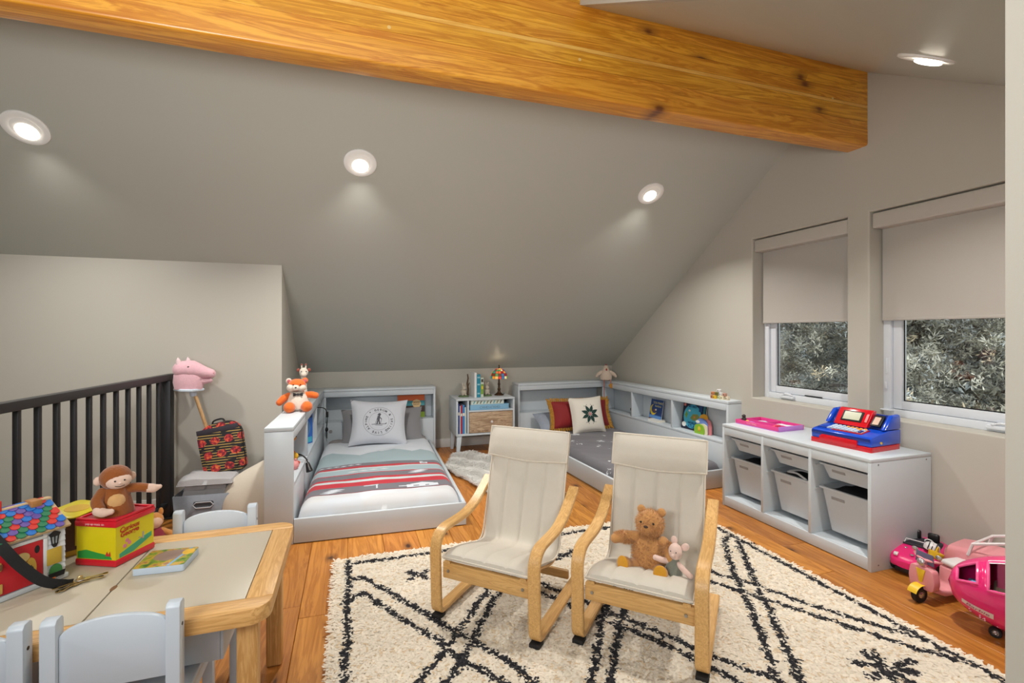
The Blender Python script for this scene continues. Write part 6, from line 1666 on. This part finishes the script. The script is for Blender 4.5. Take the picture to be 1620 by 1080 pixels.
for (xw, nm) in ((-.026, 'lamp'), (-.205, 'lamp')):
    b = B(); b.prism([(xw-.010, .128), (xw+.010, .128), (xw+.014, .136), (xw, .145), (xw-.014, .136)], 'y', -.0045, -.002)
    for q in (-1, 0, 1): b.prism([(xw+q*.009-.0012, .130), (xw+q*.009+.0012, .130), (xw+q*.006+.001, .106), (xw+q*.006-.001, .106)], 'y', -.0045, -.002)
    b.prism([(xw-.008, .107), (xw+.008, .107), (xw+.003, .098), (xw-.003, .098)], 'y', -.0045, -.002); b.done('lantern', DK, ho)
B().bx(-.045, -.010, -.006, -.002, .050, .096, .002).done('key_plate', mat('gold key plate', (196, 164, 60), .45), ho)
B().prism(circ(-.024, .030, .015, 16, .019), 'y', -.0052, -.002).done('bush', mat('bush green', (58, 128, 66), .6), ho)
B().prism([(-.038, .006), (-.006, .006), (-.002, .026), (-.042, .026)], 'y', -.0060, -.0045).done('planter', DK, ho)
B().prism([(-.040, -.0), (-.030, .0), (-.026, .014), (-.042, .014)], 'y', -.0075, -.006).done('flower_pot', ORG, ho)
B().prism(circ(-.235, .035, .026, 18, .026), 'y', -.0052, -.002).done('bush', mat('bush green', (58, 128, 66)), ho)
B().prism([(-.252, .0), (-.222, .0), (-.216, .018), (-.258, .018)], 'y', -.0075, -.005).done('flower_pot', ORG, ho)
B().bx(-.202, -.172, -.005, -.002, .03, .085, .001).done('window_print', mat('speckled blue print', (120, 160, 196), .6, var=.6, vscale=160), ho)
# black strap with keys
kl = thing('key_lanyard', 'black strap with a bunch of brass keys hanging over the toy house onto the table', 'key strap', (0, 0, 0))
def hpt(x_, y_, z_):
    c_, s_ = math.cos(hs_ang), math.sin(hs_ang); return V((-.787+x_*c_-y_*s_, 1.748+x_*s_+y_*c_, TZ_+z_))
path = smooth_path([tuple(hpt(-.165, .075, .228)), tuple(hpt(-.158, .030, .196)), tuple(hpt(-.148, -.022, .150)), tuple(hpt(-.122, -.042, .095)), tuple(hpt(-.085, -.060, .040)), tuple(hpt(-.050, -.072, .016)), tuple(hpt(-.022, -.078, .012))], 7)
sd = (hpt(1, 0, 0)-hpt(0, 0, 0))*.5+V((.35, 0, .25)); vs = []
b = B()
nP = len(path)
for i, p in enumerate(path):
    t_ = (V(path[min(i+1, nP-1)])-V(path[max(i-1, 0)])).normalized(); w_ = (sd-t_*sd.dot(t_)).normalized(); n_ = t_.cross(w_)
    hw_ = .0125 if i < nP-6 else .0125-.0012*(i-nP+6)
    for a_, c_ in ((-1, -1), (1, -1), (1, 1), (-1, 1)): vs.append(V(p)+w_*hw_*a_+n_*.0010*c_)
b._new(vs, [(i*4+k, i*4+(k+1) % 4, (i+1)*4+(k+1) % 4, (i+1)*4+k) for i in range(nP-1) for k in range(4)]+[(0, 1, 2, 3), tuple(range(nP*4-4, nP*4))])
b.done('strap', mat('black webbing', (20, 20, 22), .8, bump=.3, bscale=300), kl)
kp_ = hpt(-.008, -.082, 0); kc = (kp_.x, kp_.y, TZ_+.012)
B().box(kc, (.012, .010, .016), (0, 0, .4), .002).done('clip', M_BRASS, kl)
def key(a, L, z, tilt_=0):
    d = V((math.cos(a), math.sin(a), 0)); s_ = V((-d.y, d.x, 0)); p0 = V((kc[0], kc[1], TZ_+z))
    b = B()
    for (u0, u1, w_) in ((.004, .022, .008), (.022, L, .0028), (L-.012, L-.002, .0055)):
        q = [p0+d*u0-s_*w_, p0+d*u1-s_*w_, p0+d*u1+s_*w_, p0+d*u0+s_*w_]
        b._new(q+[v_+V((0, 0, .0022)) for v_ in q], [(3, 2, 1, 0), (4, 5, 6, 7), (0, 1, 5, 4), (1, 2, 6, 5), (2, 3, 7, 6), (3, 0, 4, 7)])
    return b.done('key', M_BRASS, kl)
key(.42, .062, .008); key(.30, .052, .004); key(PI+.95, .058, .0015); key(PI+1.15, .055, .0045); key(PI+.70, .060, .0075)
B().tube([(kc[0]+.011*math.cos(2*PI*k/14), kc[1]+.011*math.sin(2*PI*k/14), TZ_+.010) for k in range(14)], .0012, 6, True).done('ring', CHR, kl)
# music tin with a plush monkey popping out
tn = thing('music_box_tin', 'yellow pop-up tin with red rims and an open lid on the play table', 'tin', (-.674, 1.771, TZ_), rot=(0, 0, math.atan2(-.056, .119)))
# local: near corner at (0,0); the left-front face runs along -x, the right face along +y
TW_, TD_, THH = .133, .135, .140
YT = mat('yellow tin', (222, 204, 16), .35, coat=.2); RT = mat('red tin', (206, 18, 40), .35, coat=.2)
B().bx(-TW_, 0, 0, TD_, .020, .118).done('tin_body', YT, tn)
B().bx(-TW_-.003, .003, -.003, TD_+.003, 0, .0198, .004).done('bottom_rim', RT, tn)
b = B().bx(-TW_-.004, .004, -.004, TD_+.004, .1182, .137, .004); b.done('top_rim', RT, tn)
B().bx(-TW_+.012, -.012, .012, TD_-.012, .1372, .1385).done('lid_opening', mat('deep red tin', (170, 24, 50), .5), tn)
rim = B().bx(-TW_-.002, .002, -.002, .007, .1372, .143, .002).bx(-TW_-.002, .002, TD_-.007, TD_+.002, .1372, .143, .002).bx(-.007, .002, .0072, TD_-.0072, .1372, .143, .002).bx(-TW_-.002, -TW_+.007, .0072, TD_-.0072, .1372, .143, .002)
rim.done('raised_edge', RT, tn)
lid = B().prism(fillet([(-.105, .0), (-.105, -.02), (0, -.02), (0, .118), (-.105, .118), (-.105, .0)], .02, 4), 'z', 0, .004, .001).done('lid', YT, tn, (-TW_-.004, .012, .141), (0, .10, .12))
B().prism(circ(-.052, .050, .030, 20, .034), 'z', .0041, .0049).done('lid_print', mat('amber print', (206, 164, 30), .5), lid)
GT = fl('grass green print', (44, 150, 60))
B().prism([(-.128, .022), (-.128, .042), (-.10, .048), (-.06, .040), (-.02, .034), (-.012, .022)], 'y', -.0010, 0).done('grass_print', GT, tn)
B().prism([(.012, .022), (.012, .034), (.06, .046), (.10, .056), (.126, .060), (.126, .046), (.06, .024)], 'x', 0, .0010).done('grass_print', fl('teal green print', (70, 164, 120)), tn)
for (y_, z_) in ((.030, .052), (.038, .066), (.046, .056)): B().prism(circ(y_, z_, .006, 8), 'x', 0, .0012).done('flower_print', PINKP, tn)
B().prism([(-.034, .032), (-.028, .046), (-.024, .036), (-.018, .046), (-.016, .032)], 'y', -.0016, -.0010).done('tulip_print', RED, tn)
for i, t_ in enumerate(('Curious', 'George')):
    letters(t_, .021, fl('red lettering', (190, 50, 20)), tn, (.0012, .046, .104-.015*i), (PI/2, 0, PI/2), extrude=.0002, bold=.0005, shear=.2)
letters('pop up music tin', .0095, fl('pale rim lettering', (240, 200, 200)), tn, (-TW_/2, -.0046, .128), ZNEG, extrude=.0002)
B().tube([(.006, TD_*.55, .060), (.020, TD_*.55, .060), (.020, TD_*.55, .080)], .0025, 6).done('crank', CHR, tn)
tn.children[-1].location = (.0, .145-.075, 0) if False else (0, 0, 0)
MK = plush_mat('chestnut plush', (142, 78, 26)); MF = plush_mat('pale face plush', (222, 190, 172), .1)
def tpt(x_, y_, z_):
    a = math.atan2(-.056, .119); return (-.674+x_*math.cos(a)-y_*math.sin(a), 1.771+x_*math.sin(a)+y_*math.cos(a), TZ_+z_)
mk = thing('plush_monkey', 'chestnut brown plush monkey popping out of the yellow tin', 'plush toy', tpt(-.072, .066, .1387), rot=(0, 0, .50))
B().lathe([(.052, 0), (.050, .012), (.040, .05), (.028, .082), (0, .09)], 20).done('body', MK, mk)
E('tummy', plush_mat('tan tummy plush', (206, 160, 104), .3), mk, (0, -.026, .038), (.026, .020, .030))
h_ = E('head', MK, mk, (.002, -.004, .112), (.042, .040, .038))
B().ell((.006, -.024, .104), (.034, .026, .025)).done('face', MF, h_)
for s_ in (-1, 1):
    E('eye', M_BLACKP, h_, (.006+s_*.012, -.049, .109), .0026, u=8, v=6)
    e_ = E('ear', MF, h_, (.002+s_*.042, .004, .106), (.012, .007, .014), u=10, v=8)
E('nose', PINKL, h_, (.006, -.051, .101), (.004, .003, .003), u=8, v=6)
B().tube([(-.006, -.0475, .093), (.006, -.0495, .090), (.018, -.0475, .093)], .0010, 6).done('mouth', BNOSE, h_)
ar = limb('arm', MK, mk, [(.028, -.004, .070), (.058, -.010, .068), (.080, -.014, .062)], [.015, .015, .014]); limb('hand', MF, ar, [(.084, -.015, .061), (.100, -.018, .058), (.114, -.020, .060)], [.014, .014, .007])
ar = limb('arm', MK, mk, [(-.030, -.004, .070), (-.046, -.024, .050), (-.042, -.044, .032)], [.016, .016, .015]); limb('hand', MF, ar, [(-.046, -.048, .028), (-.034, -.058, .022), (-.018, -.064, .022)], [.014, .013, .009])
# brown box behind, between the house and the tin
bbx = thing('brown_toy_box', 'brown toy box with a yellow panel standing between the toy house and the tin', 'box', (-.845, 1.905, TZ_), .62)
B().bx(-.07, .045, 0, .05, 0, .125, .002).done('box_body', mat('brown card', (96, 70, 62), .6), bbx)
B().bx(.012, .036, -.0012, 0, .028, .100).done('yellow_panel', YEL, bbx); B().bx(-.05, .045, -.0012, 0, 0, .016).done('gold_edge', mat('gold edge print', (206, 166, 60), .5), bbx)
B().prism(circ(.024, .068, .006, 10, .012), 'y', -.002, -.0012).done('keyhole_print', BRN, bbx)
# board book lying on the table
def board_mat():
    g = G('jungle cover'); X, Y, Z = g.xyz(g.coord()); n = g.noise(g.coord(), 42, 3)[0]
    col = g.ramp(n, [(.30, srgb((52, 96, 52))), (.44, srgb((120, 150, 50))), (.56, srgb((206, 160, 60))), (.68, srgb((150, 110, 84)))])
    d = g.math('ADD', g.math('POWER', g.math('MULTIPLY', g.math('SUBTRACT', X, .070), 20), 2), g.math('POWER', g.math('MULTIPLY', g.math('SUBTRACT', Y, .075), 24), 2))
    col = g.mix(g.lt(g.math('ADD', d, g.math('MULTIPLY', n, .6)), 1.1), col, srgb((150, 124, 110)))
    s_ = g.math('SUBTRACT', X, g.math('MULTIPLY_ADD', Y, .18, .086)); col = g.mix(g.band(s_, 0, .008), col, srgb((130, 170, 200)))
    d2 = g.math('ADD', g.math('POWER', g.math('MULTIPLY', g.math('SUBTRACT', X, .113), 62), 2), g.math('POWER', g.math('MULTIPLY', g.math('SUBTRACT', Y, .090), 48), 2)); col = g.mix(g.lt(d2, 1), col, srgb((236, 186, 30)))
    g.base(col); g.rough(.35); return g.m
bk = thing('board_book', 'small thick board book with a jungle cover lying on the play table', 'book', (-.603, 1.690, TZ_), rot=(0, 0, -.075))
B().prism(fillet([(.006, 0), (0, 0), (0, .122), (.132, .122), (.132, 0), (.006, 0)], .008, 4), 'z', 0, .0195, .0012).done('pages', mat('pale blue board', (190, 204, 218), .6), bk)
B().prism(fillet([(.006, 0.0004), (.0004, .0004), (.0004, .1216), (.1316, .1216), (.1316, .0004), (.006, .0004)], .008, 4), 'z', .0197, .0215, .0006).done('cover', board_mat(), bk)
